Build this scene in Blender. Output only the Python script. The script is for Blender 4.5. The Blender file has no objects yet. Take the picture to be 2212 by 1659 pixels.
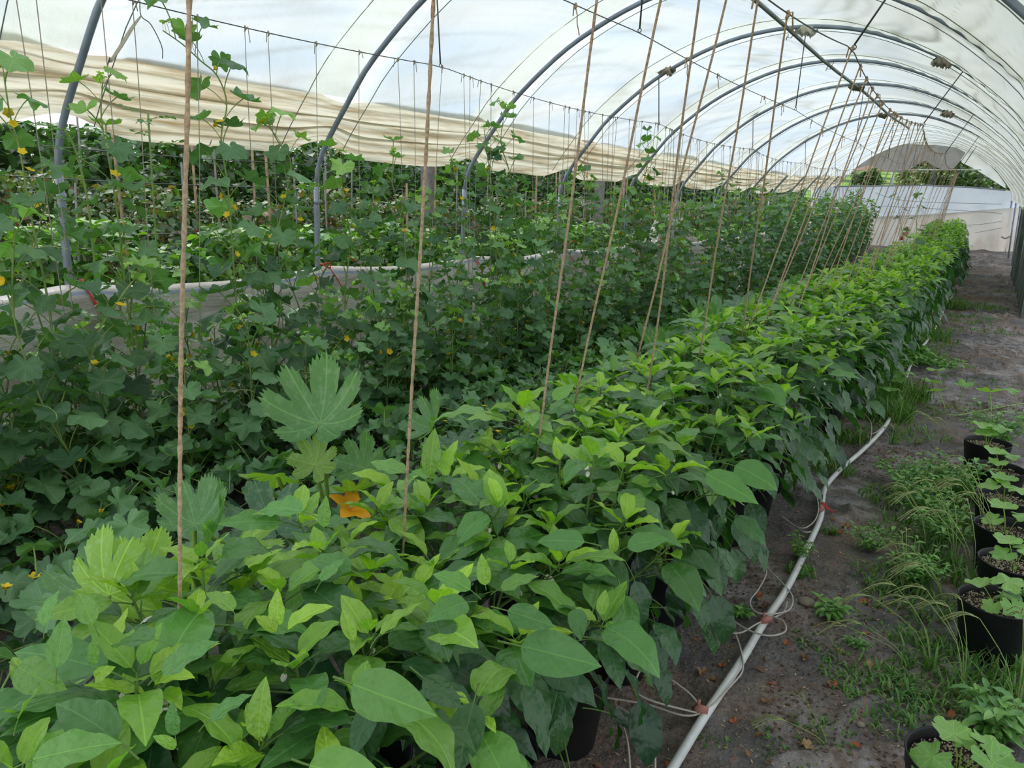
import bpy, math, random, zlib
import numpy as np
from mathutils import Matrix, Vector
PI = math.pi
rnd = random.Random(11)
nr = np.random.RandomState(5)
sc = bpy.context.scene
col = sc.collection

# ------------------------------------------------------------------ camera
F = 1650.0; CX = 1106.0; CY = 829.5; H = 1.68
RM = np.array([[0.84300229, -0.14955342, -0.51670196],
               [0.53711876, 0.18195147, 0.82364865],
               [0.02916479, 0.97186801, -0.23371346]])
cam_d = bpy.data.cameras.new('camera'); cam = bpy.data.objects.new('camera', cam_d); col.objects.link(cam)
cam_d.sensor_width = 36.0; cam_d.lens = F / 2212.0 * 36.0; cam_d.clip_start = 0.02; cam_d.clip_end = 600
M4 = Matrix.Identity(4)
for i in range(3):
    M4[i][0] = RM[i, 0]; M4[i][1] = RM[i, 1]; M4[i][2] = -RM[i, 2]
M4[2][3] = H
cam.matrix_world = M4
sc.camera = cam

# ------------------------------------------------------------------ sky, exposure
w = bpy.data.worlds.new('overcast_sky'); sc.world = w; w.use_nodes = True
wn = w.node_tree.nodes; wl = w.node_tree.links; wn.clear()
wo = wn.new('ShaderNodeOutputWorld'); bg = wn.new('ShaderNodeBackground')
tc = wn.new('ShaderNodeTexCoord'); sx = wn.new('ShaderNodeSeparateXYZ')
mr = wn.new('ShaderNodeMapRange'); mr.inputs[1].default_value = -0.05; mr.inputs[2].default_value = 0.9
rampw = wn.new('ShaderNodeValToRGB')
rampw.color_ramp.elements[0].color = (0.93, 0.96, 1.0, 1); rampw.color_ramp.elements[1].color = (0.80, 0.89, 1.0, 1)
nz = wn.new('ShaderNodeTexNoise'); nz.inputs['Scale'].default_value = 2.2; nz.inputs['Detail'].default_value = 4
mx = wn.new('ShaderNodeMixRGB'); mx.blend_type = 'MULTIPLY'; mx.inputs[0].default_value = 1.0
mrn = wn.new('ShaderNodeMapRange'); mrn.inputs[1].default_value = 0.3; mrn.inputs[2].default_value = 0.7
mrn.inputs[3].default_value = 0.86; mrn.inputs[4].default_value = 1.12
wl.new(tc.outputs['Generated'], sx.inputs[0]); wl.new(sx.outputs['Z'], mr.inputs[0]); wl.new(mr.outputs[0], rampw.inputs[0])
wl.new(tc.outputs['Generated'], nz.inputs['Vector']); wl.new(nz.outputs[0], mrn.inputs[0])
wl.new(rampw.outputs[0], mx.inputs[1]); wl.new(mrn.outputs[0], mx.inputs[2])
wl.new(mx.outputs[0], bg.inputs[0]); bg.inputs[1].default_value = 1.0
wl.new(bg.outputs[0], wo.inputs[0])
sun_d = bpy.data.lights.new('veiled_sun', 'SUN'); sun_d.energy = 1.5; sun_d.angle = math.radians(30); sun_d.color = (1.0, 0.97, 0.92)
sun = bpy.data.objects.new('veiled_sun', sun_d); col.objects.link(sun)
sun.rotation_euler = (math.radians(-14), math.radians(-38), 0)
sc.view_settings.view_transform = 'Standard'; sc.view_settings.look = 'None'
sc.view_settings.gamma = 1.0; sc.view_settings.exposure = 0.42; sc.view_settings.use_curve_mapping = False
cy = sc.cycles
cy.use_denoising = True; cy.max_bounces = 6; cy.diffuse_bounces = 3; cy.adaptive_threshold = 0.05; cy.glossy_bounces = 2; cy.transmission_bounces = 5
cy.transparent_max_bounces = 6; cy.caustics_reflective = False; cy.caustics_refractive = False
cy.sample_clamp_indirect = 6.0

# ------------------------------------------------------------------ helpers
def ray(px, py): return RM @ np.array([px - CX, CY - py, F])
def atZ(px, py, z):
    d = ray(px, py); t = (z - H) / d[2]; return np.array([0, 0, H]) + d * t
def atX(px, py, x):
    d = ray(px, py); t = x / d[0]; return np.array([0, 0, H]) + d * t
def atY(px, py, y):
    d = ray(px, py); t = y / d[1]; return np.array([0, 0, H]) + d * t
def atD(px, py, dep):
    return np.array([0, 0, H]) + ray(px, py) * (dep / F)
def wz(Y):      # the tunnel climbs and drifts a little towards its far end
    t = np.clip((np.asarray(Y, float) - 17.0) / 13.0, 0, None); return 0.48 * t ** 1.35
def wx(Y):
    t = np.clip((np.asarray(Y, float) - 17.0) / 13.0, 0, None); return -0.5 * t ** 1.5
def warp(p):
    return (p[0] + float(wx(p[1])), p[1], p[2] + float(wz(p[1])))

_tab = np.random.RandomState(77).rand(256, 256)
def vn(x, y, seed=0):
    x = np.asarray(x, float) + seed * 17.31; y = np.asarray(y, float) + seed * 9.73
    xi = np.floor(x).astype(int); yi = np.floor(y).astype(int); fx = x - xi; fy = y - yi
    fx = fx * fx * (3 - 2 * fx); fy = fy * fy * (3 - 2 * fy)
    a = _tab[xi % 256, yi % 256]; b = _tab[(xi + 1) % 256, yi % 256]
    c = _tab[xi % 256, (yi + 1) % 256]; d = _tab[(xi + 1) % 256, (yi + 1) % 256]
    return a + (b - a) * fx + (c - a) * fy + (a - b - c + d) * fx * fy
def fbm(x, y, o=4, seed=0):
    s = 0; a = 0.5; f = 1.0
    for i in range(o):
        s = s + a * vn(x * f, y * f, seed + i * 3); a *= 0.5; f *= 2.03
    return s

def tag(o, label=None, cat=None, group=None, kind=None):
    if label: o['label'] = label
    if cat: o['category'] = cat
    if group: o['group'] = group
    if kind: o['kind'] = kind
    return o
def mesh_np(name, V, Fq, mats, mi=None, uv=None, colr=None, smooth=True):
    me = bpy.data.meshes.new(name)
    V = np.asarray(V, dtype=np.float32)
    if isinstance(Fq, np.ndarray):
        n = len(Fq); k = Fq.shape[1]
        me.vertices.add(len(V)); me.vertices.foreach_set('co', V.ravel())
        me.loops.add(n * k); me.loops.foreach_set('vertex_index', Fq.astype(np.int32).ravel())
        me.polygons.add(n); me.polygons.foreach_set('loop_start', np.arange(0, n * k, k, dtype=np.int32))
        lv = Fq.ravel()
    else:
        me.from_pydata(V.tolist(), [], Fq); n = len(Fq)
        lv = None
    for m in mats: me.materials.append(m)
    if mi is not None: me.polygons.foreach_set('material_index', np.asarray(mi, dtype=np.int32))
    me.polygons.foreach_set('use_smooth', np.full(n, smooth))
    if lv is None and (uv is not None or colr is not None):
        lv = np.zeros(len(me.loops), dtype=np.int32); me.loops.foreach_get('vertex_index', lv)
    if uv is not None:
        ul = me.uv_layers.new(name='UVMap'); ul.data.foreach_set('uv', np.asarray(uv, dtype=np.float32)[lv].ravel())
    if colr is not None:
        ca = me.color_attributes.new('Col', 'FLOAT_COLOR', 'POINT')
        c4 = np.ones((len(V), 4), dtype=np.float32); c4[:, :3] = colr; ca.data.foreach_set('color', c4.ravel())
    me.update(calc_edges=True)
    return me
def ob(name, me, parent=None, loc=(0, 0, 0), rot=None, color=None):
    o = bpy.data.objects.new(name, me); col.objects.link(o); o.location = loc
    if rot is not None: o.rotation_euler = rot
    if color is not None: o.color = (color[0], color[1], color[2], 1)
    if parent is not None: o.parent = parent
    return o
def empty(name, loc, label, cat, group=None):
    o = bpy.data.objects.new(name, None); col.objects.link(o); o.location = loc; o.empty_display_size = 0.1
    return tag(o, label, cat, group)

class MB:
    def __init__(s): s.v = []; s.f = []; s.m = []
    def add(s, V, Fc, m=0):
        b = len(s.v); s.v += [tuple(map(float, q)) for q in V]; s.f += [tuple(b + i for i in q) for q in Fc]; s.m += [m] * len(Fc)
    def tube(s, P, r, n=6, m=0, cap=True, lobes=None):
        P = [Vector(tuple(map(float, p))) for p in P]; k = len(P)
        if not hasattr(r, '__len__'): r = [r] * k
        V = []; up = None
        for i in range(k):
            t = (P[min(i + 1, k - 1)] - P[max(i - 1, 0)])
            if t.length < 1e-9: t = Vector((0, 0, 1))
            t.normalize()
            if up is None:
                up = Vector((0, 0, 1)) if abs(t.z) < 0.9 else Vector((1, 0, 0))
            a = t.cross(up)
            if a.length < 1e-6: a = t.orthogonal()
            a.normalize(); b = a.cross(t).normalized(); up = b
            for j in range(n):
                an = 2 * PI * j / n; rr = r[i]
                if lobes: rr *= 1 + lobes[0] * math.cos(2 * (an + lobes[1] * i))
                V.append(P[i] + (a * math.cos(an) + b * math.sin(an)) * rr)
        Fc = []
        for i in range(k - 1):
            for j in range(n):
                Fc.append((i * n + j, i * n + (j + 1) % n, (i + 1) * n + (j + 1) % n, (i + 1) * n + j))
        if cap: Fc.append(tuple(range(n))[::-1]); Fc.append(tuple((k - 1) * n + j for j in range(n)))
        s.add(V, Fc, m)
    def lathe(s, prof, n=24, m=0, c=(0, 0, 0)):
        V = []; Fc = []
        for (r, z) in prof:
            for j in range(n):
                a = 2 * PI * j / n; V.append((c[0] + r * math.cos(a), c[1] + r * math.sin(a), c[2] + z))
        for i in range(len(prof) - 1):
            for j in range(n):
                Fc.append((i * n + j, i * n + (j + 1) % n, (i + 1) * n + (j + 1) % n, (i + 1) * n + j))
        s.add(V, Fc, m)
    def box(s, c, h, m=0, R=None):
        V = []
        for dx in (-1, 1):
            for dy in (-1, 1):
                for dz in (-1, 1):
                    p = Vector((dx * h[0], dy * h[1], dz * h[2]))
                    if R is not None: p = R @ p
                    V.append((c[0] + p.x, c[1] + p.y, c[2] + p.z))
        s.add(V, [(0, 1, 3, 2), (4, 6, 7, 5), (0, 4, 5, 1), (2, 3, 7, 6), (0, 2, 6, 4), (1, 5, 7, 3)], m)
    def mesh(s, name, mats, smooth=True):
        return mesh_np(name, np.array(s.v), s.f, mats, s.m, smooth=smooth)
def smooth_path(P, k=6):
    P = [np.array(p, float) for p in P]; out = []
    for i in range(len(P) - 1):
        p0 = P[max(i - 1, 0)]; p1 = P[i]; p2 = P[i + 1]; p3 = P[min(i + 2, len(P) - 1)]
        for j in range(k):
            t = j / k
            out.append(0.5 * ((2 * p1) + (-p0 + p2) * t + (2 * p0 - 5 * p1 + 4 * p2 - p3) * t * t + (-p0 + 3 * p1 - 3 * p2 + p3) * t ** 3))
    out.append(P[-1]); return out

# ------------------------------------------------------------------ node helpers
class NT:
    def __init__(s, name):
        s.m = bpy.data.materials.new(name); s.m.use_nodes = True; s.t = s.m.node_tree; s.t.nodes.clear()
        s.out = s.t.nodes.new('ShaderNodeOutputMaterial')
    def n(s, typ, ins=None, **kw):
        nd = s.t.nodes.new('ShaderNode' + typ)
        for k, v in kw.items(): setattr(nd, k, v)
        if ins:
            for k, v in ins.items(): s.set(nd, k, v)
        return nd
    def set(s, nd, k, v):
        inp = nd.inputs[k]
        if isinstance(v, bpy.types.NodeSocket): s.t.links.new(v, inp)
        elif isinstance(v, bpy.types.Node): s.t.links.new(v.outputs[0], inp)
        else:
            if isinstance(v, tuple) and len(v) == 3 and inp.type == 'RGBA': v = (*v, 1)
            inp.default_value = v
    def math(s, op, a, b=0.0, c=0.0, clamp=False):
        nd = s.n('Math', operation=op, use_clamp=clamp); s.set(nd, 0, a); s.set(nd, 1, b); s.set(nd, 2, c); return nd.outputs[0]
    def mix(s, f, a, b, bt='MIX'):
        nd = s.n('MixRGB', blend_type=bt); s.set(nd, 0, f); s.set(nd, 1, a); s.set(nd, 2, b); return nd.outputs[0]
    def mr(s, v, a, b, c=0.0, d=1.0):
        nd = s.n('MapRange', {0: v, 1: a, 2: b, 3: c, 4: d}); return nd.outputs[0]
    def noise(s, scale, detail=3, vec=None, rough=0.55):
        nd = s.n('TexNoise', {'Scale': scale, 'Detail': detail, 'Roughness': rough})
        if vec is not None: s.set(nd, 'Vector', vec)
        return nd.outputs[0]
    def done(s, sh):
        s.t.links.new(sh.outputs[0] if isinstance(sh, bpy.types.Node) else sh, s.out.inputs[0]); return s.m

def simple(name, c, rough=0.6, metal=0.0, var=0.15, scale=20, bump=0.0, spec=0.4, c2=None):
    t = NT(name); tcn = t.n('TexCoord')
    nz = t.noise(scale, 4, tcn.outputs['Object'])
    f = t.mr(nz, 0.3, 0.7)
    c2 = c2 or tuple(max(0, x * (1 - var * 2)) for x in c)
    base = t.mix(f, (*c2, 1), (*c, 1))
    p = t.n('BsdfPrincipled', {'Base Color': base, 'Roughness': rough, 'Metallic': metal, 'Specular IOR Level': spec})
    if bump:
        b = t.n('Bump', {'Strength': bump, 'Height': nz, 'Distance': 0.01}); t.set(p, 'Normal', b.outputs[0])
    return t.done(p)

def leaf_mat(name, veins, src='obj', trans=0.32, rough=0.45, under=1.35, quilt=0.0, dist=0.004, veincol=1.65, spots=0.0, spec=0.35):
    """veins: 'pinnate', 'palmate', 'lobed' or None; colour comes from the object colour or the colour attribute"""
    t = NT(name)
    if src == 'obj':
        oi = t.n('ObjectInfo'); base = oi.outputs['Color']; rv = oi.outputs['Random']
    else:
        at = t.n('Attribute', attribute_name='Col'); base = at.outputs['Color']; rv = None
    geo = t.n('NewGeometry'); tcn = t.n('TexCoord')
    height = None
    if veins:
        uvn = t.n('UVMap'); sp = t.n('SeparateXYZ', {0: uvn.outputs[0]})
        x = sp.outputs[0]; y = t.math('SUBTRACT', sp.outputs[1], 0.5)
        ay = t.math('ABSOLUTE', y)
        if veins == 'pinnate':
            mid = t.mr(ay, 0.0, 0.016, 1.0, 0.0)
            s = t.math('SUBTRACT', t.math('MULTIPLY', x, 9.0), t.math('MULTIPLY', t.math('POWER', ay, 0.75), 7.5))
            fr = t.math('ABSOLUTE', t.math('SUBTRACT', t.math('FRACT', s), 0.5))
            sec = t.mr(fr, 0.0, 0.10, 0.26, 0.0)
            v = t.math('MAXIMUM', mid, sec)
        else:
            ks = [0.0, 48.0, 96.0, 140.0] if veins == 'palmate' else [0.0, 42.0, 88.0, 130.0]
            v = None
            for k in ks:
                a = math.radians(k)
                # distance from the ray at angle a, in front of the origin
                dd = t.math('ABSOLUTE', t.math('SUBTRACT', t.math('MULTIPLY', x, math.sin(a)), t.math('MULTIPLY', ay, math.cos(a))))
                al = t.math('ADD', t.math('MULTIPLY', x, math.cos(a)), t.math('MULTIPLY', ay, math.sin(a)))
                m_ = t.math('MULTIPLY', t.mr(dd, 0.002, 0.011, 1.0, 0.0), t.math('GREATER_THAN', al, 0.0))
                # side veins branching off the ray
                q = t.math('ABSOLUTE', t.math('SUBTRACT', t.math('FRACT', t.math('MULTIPLY', t.math('SUBTRACT', al, t.math('MULTIPLY', dd, 1.1)), 9.0)), 0.5))
                q = t.math('MULTIPLY', t.mr(q, 0.0, 0.08, 0.4, 0.0), t.math('MULTIPLY', t.math('GREATER_THAN', al, 0.0), t.mr(dd, 0.10, 0.16, 1.0, 0.0)))
                m_ = t.math('MAXIMUM', m_, q)
                v = m_ if v is None else t.math('MAXIMUM', v, m_)
        vc = t.mix(1.0, base, (veincol, veincol * 0.95, veincol * 0.9, 1), 'MULTIPLY')
        nlo = t.noise(6.0, 2, uvn.outputs[0])
        base = t.mix(t.mr(nlo, 0.3, 0.7, 0.0, 0.35), base, t.mix(1.0, base, (0.62, 0.72, 0.62, 1), 'MULTIPLY'))
        base2 = t.mix(t.math('MULTIPLY', v, 0.8), base, vc)
        if spots:
            sn = t.noise(14.0, 3, uvn.outputs[0])
            near = t.mr(v, 0.02, 0.35)
            base2 = t.mix(t.math('MULTIPLY', t.mr(sn, 0.52, 0.62), spots), base2, (0.42, 0.55, 0.38, 1))
        base = base2
        qn = t.n('TexVoronoi', {'Vector': uvn.outputs[0], 'Scale': 13.0}, feature='SMOOTH_F1')
        height = t.math('ADD', t.math('MULTIPLY', v, -0.25), t.math('MULTIPLY', qn.outputs['Distance'], -quilt))
    und = t.mix(1.0, base, (under, under * 1.04, under * 0.8, 1), 'MULTIPLY')
    bc = t.mix(geo.outputs['Backfacing'], base, und)
    p = t.n('BsdfPrincipled', {'Base Color': bc, 'Roughness': rough, 'Specular IOR Level': spec})
    tcol = t.mix(1.0, bc, (1.25, 1.45, 0.35, 1), 'MULTIPLY')
    tr = t.n('BsdfTranslucent', {'Color': tcol})
    if height is not None:
        b = t.n('Bump', {'Strength': 0.55, 'Height': height, 'Distance': dist})
        t.set(p, 'Normal', b.outputs[0]); t.set(tr, 'Normal', b.outputs[0])
    ms = t.n('MixShader', {0: trans, 1: p.outputs[0], 2: tr.outputs[0]})
    return t.done(ms)

M_pep = leaf_mat('pepper_leaf', 'pinnate', quilt=1.0, rough=0.34, dist=0.006, spec=0.55, trans=0.22)
M_mel = leaf_mat('melon_leaf', 'palmate', quilt=0.6, rough=0.45, spec=0.5, trans=0.22, dist=0.006)
M_zuc = leaf_mat('zucchini_leaf', 'lobed', quilt=0.7, rough=0.45, spots=0.3, trans=0.36, dist=0.008, spec=0.6)
M_seed = leaf_mat('seedling_leaf', 'palmate', quilt=0.5, rough=0.5, spots=0.25, trans=0.3)
M_fol = leaf_mat('small_foliage', None, src='att', rough=0.45, trans=0.2, spec=0.6)
M_gras = leaf_mat('grass_blade', None, src='att', rough=0.5, trans=0.3, under=1.1)
M_ofol = leaf_mat('small_leaf', None, src='obj', rough=0.5, trans=0.3)
def stem_mat(name, c, rough=0.5):
    return simple(name, c, rough, var=0.12, scale=30)
M_pst = stem_mat('pepper_stem', (0.13, 0.24, 0.05)); M_mst = stem_mat('melon_stem', (0.25, 0.36, 0.10))
M_zst = stem_mat('zucchini_stalk', (0.26, 0.42, 0.07))
M_tend = stem_mat('tendril', (0.42, 0.55, 0.22))
M_yel = simple('yellow_petal', (0.85, 0.62, 0.02), 0.5, var=0.1)
M_ora = simple('orange_petal', (0.95, 0.42, 0.01), 0.5, var=0.15)
M_whi = simple('white_petal', (0.85, 0.84, 0.74), 0.5, var=0.05)
M_fruit = simple('green_fruit', (0.12, 0.24, 0.03), 0.2, var=0.2, spec=0.6)
M_melf = simple('melon_rind', (0.22, 0.34, 0.14), 0.5, var=0.2)
M_pot = simple('black_plastic', (0.012, 0.013, 0.015), 0.5, var=0.2, scale=8, spec=0.35)
M_soil = simple('potting_soil', (0.05, 0.028, 0.018), 0.9, var=0.4, scale=60, bump=0.6)
M_perl = simple('perlite', (0.62, 0.53, 0.38), 0.8, var=0.25, scale=80)
def galv(name, c1, c2):
    t = NT(name); tcn = t.n('TexCoord')
    a = t.noise(6, 5, tcn.outputs['Object']); b = t.noise(70, 3, tcn.outputs['Object'])
    base = t.mix(t.mr(a, 0.35, 0.65), (*c1, 1), (*c2, 1)); base = t.mix(t.mr(b, 0.5, 0.75, 0, 0.35), base, (0.30, 0.33, 0.36, 1))
    p = t.n('BsdfPrincipled', {'Base Color': base, 'Roughness': 0.5, 'Metallic': 0.35})
    return t.done(p)
M_galv = galv('galvanised_steel', (0.20, 0.24, 0.30), (0.29, 0.34, 0.41))
M_purl = galv('purlin_steel', (0.10, 0.13, 0.11), (0.20, 0.23, 0.21))
M_wire = simple('grey_wire', (0.10, 0.105, 0.11), 0.5, 0.4)
M_rope = simple('hold_down_rope', (0.20, 0.24, 0.22), 0.8)
def twine_mat():
    t = NT('jute_twine'); tcn = t.n('TexCoord')
    a = t.noise(120, 3, tcn.outputs['Object']); b = t.noise(3, 2, tcn.outputs['Object'])
    base = t.mix(t.mr(a, 0.3, 0.7), (0.30, 0.20, 0.12, 1), (0.62, 0.47, 0.31, 1))
    base = t.mix(t.mr(b, 0.4, 0.7, 0, 0.35), base, (0.36, 0.30, 0.24, 1))
    p = t.n('BsdfPrincipled', {'Base Color': base, 'Roughness': 0.9, 'Specular IOR Level': 0.1})
    return t.done(p)
M_twine = twine_mat()
M_gtw = simple('thin_twine', (0.42, 0.37, 0.29), 0.9, var=0.2)
M_red = simple('red_cord', (0.55, 0.04, 0.03), 0.6)
M_hose = simple('white_polythene_pipe', (0.74, 0.75, 0.74), 0.42, var=0.12, scale=9)
M_tube = simple('drip_tube', (0.52, 0.48, 0.42), 0.5, var=0.12)
M_clip = simple('faded_pink_clip', (0.42, 0.18, 0.14), 0.6)
M_rag = simple('weathered_plastic_rag', (0.50, 0.44, 0.34), 0.7, var=0.35, scale=25)
M_wood = simple('stake_wood', (0.44, 0.30, 0.17), 0.8, var=0.25, scale=14)
M_gstk = simple('grey_stake', (0.30, 0.28, 0.27), 0.8, var=0.25, scale=14)
M_stone = simple('river_stone', (0.30, 0.26, 0.20), 0.75, var=0.2, scale=12, bump=0.2)

def plank_mat():
    t = NT('weathered_green_plank'); tcn = t.n('TexCoord'); mp = t.n('Mapping', {0: tcn.outputs['Object'], 3: (30, 30, 1.5)})
    a = t.noise(2.0, 6, mp.outputs[0]); oi = t.n('ObjectInfo')
    base = t.mix(t.mr(a, 0.3, 0.7), (0.045, 0.055, 0.048, 1), (0.20, 0.25, 0.21, 1))
    base = t.mix(t.mr(oi.outputs['Random'], 0, 1, 0, 0.4), base, (0.09, 0.10, 0.085, 1))
    bp = t.n('Bump', {'Strength': 0.6, 'Height': a, 'Distance': 0.01})
    p = t.n('BsdfPrincipled', {'Base Color': base, 'Roughness': 0.85, 'Normal': bp.outputs[0]})
    return t.done(p)
M_plank = plank_mat()

def cover_mat(name, tint, dirt, dirt_amt, streak=(1.2, 1.2, 1.2), trans=0.72, dscale=1.0, vcol=False):
    t = NT(name); tcn = t.n('TexCoord'); mp = t.n('Mapping', {0: tcn.outputs['Object'], 3: streak})
    a = t.noise(2.0 * dscale, 6, mp.outputs[0], 0.6); b = t.noise(0.6, 3, tcn.outputs['Object'])
    c = t.noise(9.0, 4, mp.outputs[0])
    f = t.math('MULTIPLY', t.mr(a, 0.45, 0.75), dirt_amt, clamp=True)
    base = t.mix(f, (*tint, 1), (*dirt, 1))
    base = t.mix(t.mr(b, 0.35, 0.65, 0.0, 0.5), base, t.mix(1.0, base, (0.90, 0.955, 1.0, 1), 'MULTIPLY'))
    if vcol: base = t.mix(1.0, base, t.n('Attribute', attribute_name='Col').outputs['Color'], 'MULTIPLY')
    speck = t.noise(55.0, 2, tcn.outputs['Object'])
    base = t.mix(t.mr(speck, 0.72, 0.78, 0, 0.4), base, (0.35, 0.33, 0.26, 1))
    wv = t.noise(5.0, 5, mp.outputs[0], 0.65)
    bp = t.n('Bump', {'Strength': 0.7, 'Height': wv, 'Distance': 0.03})
    d = t.n('BsdfDiffuse', {'Color': base, 'Normal': bp.outputs[0]})
    tr = t.n('BsdfTranslucent', {'Color': base, 'Normal': bp.outputs[0]})
    g = t.n('BsdfGlossy', {'Color': (1, 1, 1, 1), 'Roughness': 0.35, 'Normal': bp.outputs[0]})
    m1 = t.n('MixShader', {0: trans, 1: d.outputs[0], 2: tr.outputs[0]})
    m2 = t.n('MixShader', {0: 0.05, 1: m1.outputs[0], 2: g.outputs[0]})
    return t.done(m2)
M_cov = cover_mat('tunnel_polythene', (0.93, 0.96, 0.94), (0.66, 0.62, 0.50), 0.45, (0.5, 1.6, 1.0))
M_covd = cover_mat('tunnel_polythene_stained_shaded', (0.97, 0.985, 0.97), (0.80, 0.76, 0.64), 0.3, (0.5, 1.6, 1.0), vcol=True)
M_band = cover_mat('gathered_polythene', (0.86, 0.81, 0.64), (0.46, 0.33, 0.16), 1.2, (2.0, 0.35, 7.0), trans=0.6, dscale=1.6)
M_low = cover_mat('low_side_sheet', (0.62, 0.58, 0.54), (0.34, 0.29, 0.25), 1.1, (1.0, 0.8, 3.0), trans=0.25)
M_blue = simple('blue_stripe', (0.30, 0.36, 0.50), 0.5)
M_endlo = cover_mat('end_sheet_lower', (0.83, 0.78, 0.72), (0.60, 0.45, 0.30), 0.7, (1.0, 1.0, 0.6), trans=0.45)
M_endup = cover_mat('end_sheet_upper', (0.80, 0.87, 0.97), (0.72, 0.74, 0.76), 0.5, (1.0, 1.0, 1.0), trans=0.55)
M_grey = cover_mat('grey_door_cloth', (0.40, 0.38, 0.36), (0.22, 0.20, 0.19), 0.7, (1.0, 1.0, 1.0), trans=0.3)

def ground_mat():
    t = NT('landscape_fabric'); tcn = t.n('TexCoord'); ob_ = tcn.outputs['Object']
    a = t.noise(1.6, 5, ob_, 0.6); b = t.noise(7.0, 6, ob_, 0.65); c = t.noise(45.0, 4, ob_); e = t.noise(0.8, 3, ob_)
    fab = t.mix(t.mr(b, 0.3, 0.7), (0.065, 0.060, 0.060, 1), (0.17, 0.158, 0.152, 1))
    dirt = t.mix(t.mr(c, 0.3, 0.7), (0.095, 0.068, 0.052, 1), (0.25, 0.19, 0.15, 1))
    base = t.mix(t.mr(a, 0.44, 0.60), fab, dirt)
    grey = t.math('MULTIPLY', t.mr(b, 0.44, 0.62), t.mr(e, 0.44, 0.56))
    base = t.mix(t.math('MULTIPLY', grey, 0.55), base, (0.42, 0.41, 0.42, 1))
    # woven orange guide lines of the fabric
    sp = t.n('SeparateXYZ', {0: ob_})
    ln = t.math('ABSOLUTE', t.math('SUBTRACT', t.math('FRACT', t.math('MULTIPLY', t.math('ADD', sp.outputs[0], t.math('MULTIPLY', e, 0.05)), 3.3)), 0.5))
    lm = t.math('MULTIPLY', t.mr(ln, 0.006, 0.012, 1.0, 0.0), t.mr(b, 0.5, 0.6, 0.0, 0.6))
    base = t.mix(lm, base, (0.35, 0.10, 0.06, 1))
    h = t.math('ADD', t.math('MULTIPLY', c, 0.4), b)
    bp = t.n('Bump', {'Strength': 1.0, 'Height': h, 'Distance': 0.035})
    p = t.n('BsdfPrincipled', {'Base Color': base, 'Roughness': t.mr(a, 0.4, 0.6, 0.62, 0.92), 'Specular IOR Level': 0.3, 'Normal': bp.outputs[0]})
    return t.done(p)
M_ground = ground_mat()
def hill_mat():
    t = NT('hill_field'); tcn = t.n('TexCoord'); sp = t.n('SeparateXYZ', {0: tcn.outputs['Object']}); x = sp.outputs[0]; y = sp.outputs[1]
    n1 = t.noise(0.25, 4, tcn.outputs['Object']); n2 = t.noise(2.5, 5, tcn.outputs['Object'])
    rows = t.math('SINE', t.math('MULTIPLY', t.math('ADD', y, t.math('MULTIPLY', x, 0.35)), 1.15))
    dry = t.mix(t.mr(n2, 0.3, 0.7), (0.12, 0.12, 0.05, 1), (0.32, 0.27, 0.13, 1))
    grn = t.mix(t.mr(n2, 0.3, 0.7), (0.13, 0.27, 0.04, 1), (0.27, 0.45, 0.10, 1))
    crop = t.mix(t.mr(rows, 0.3, 0.8), grn, (0.07, 0.11, 0.04, 1))
    yy = t.math('ADD', y, t.math('MULTIPLY', n1, 8.0))
    base = t.mix(t.mr(yy, 56, 58), dry, crop)
    base = t.mix(t.mr(yy, 96, 99), base, (0.26, 0.17, 0.11, 1))
    p = t.n('BsdfPrincipled', {'Base Color': base, 'Roughness': 0.9, 'Specular IOR Level': 0.1})
    return t.done(p)
M_hill = hill_mat()

# ------------------------------------------------------------------ ground
def ground_z(x, y, far=False):
    x = np.asarray(x, float); y = np.asarray(y, float)
    z = 0.016 * (fbm(x * 2.1, y * 2.1, 4, 1) - 0.5)
    path = np.exp(-((x + 0.1) / 0.9) ** 4)
    # cross folds of the fabric on the far path
    s = y + 0.25 * (vn(x * 1.3, y * 0.5, 4) - 0.5) * 2 - 0.15 * x
    r = np.abs(((s * 0.9 + 1.5 * vn(y * 0.35, x * 0.2, 8)) % 1.0) - 0.5)
    z = z + path * 0.07 * np.exp(-(r / 0.06) ** 2) * np.clip((y - 6.5) / 3, 0, 1)
    # small creases close by
    r2 = np.abs(fbm(x * 1.6 + 3, y * 1.6, 3, 6) - 0.45)
    z = z + path * 0.022 * np.exp(-(r2 / 0.018) ** 2)
    for (a, b, hh, ww) in FOLDS:
        ax, ay = a; bx, by = b; dx, dy = bx - ax, by - ay; L2 = dx * dx + dy * dy
        tt = np.clip(((x - ax) * dx + (y - ay) * dy) / L2, 0, 1)
        d = np.hypot(x - (ax + tt * dx), y - (ay + tt * dy) - 0.04 * np.sin(tt * 7))
        z = z + hh * np.exp(-(d / ww) ** 2) * np.sin(PI * np.clip(tt, 0.08, 0.92))
    return z
def gp(px, py): p = atZ(px, py, 0); return (p[0], p[1])
FOLDS = [(gp(1790, 1280), gp(1880, 1400), 0.04, 0.018), (gp(1880, 1400), gp(1925, 1440), 0.03, 0.02), (gp(1660, 1500), gp(1760, 1435), 0.035, 0.02),
         (gp(1790, 1090), gp(1900, 1135), 0.04, 0.03), (gp(1900, 1135), gp(1960, 1180), 0.03, 0.02), (gp(1720, 1590), gp(1740, 1520), 0.03, 0.02),
         (gp(1980, 660), gp(2200, 700), 0.03, 0.05), (gp(2010, 772), gp(2212, 755), 0.05, 0.05), (gp(1960, 790), gp(2212, 810), 0.04, 0.05),
         (gp(1250, 1560), gp(1330, 1500), 0.03, 0.03), (gp(1520, 1280), gp(1570, 1240), 0.02, 0.02)]
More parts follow.
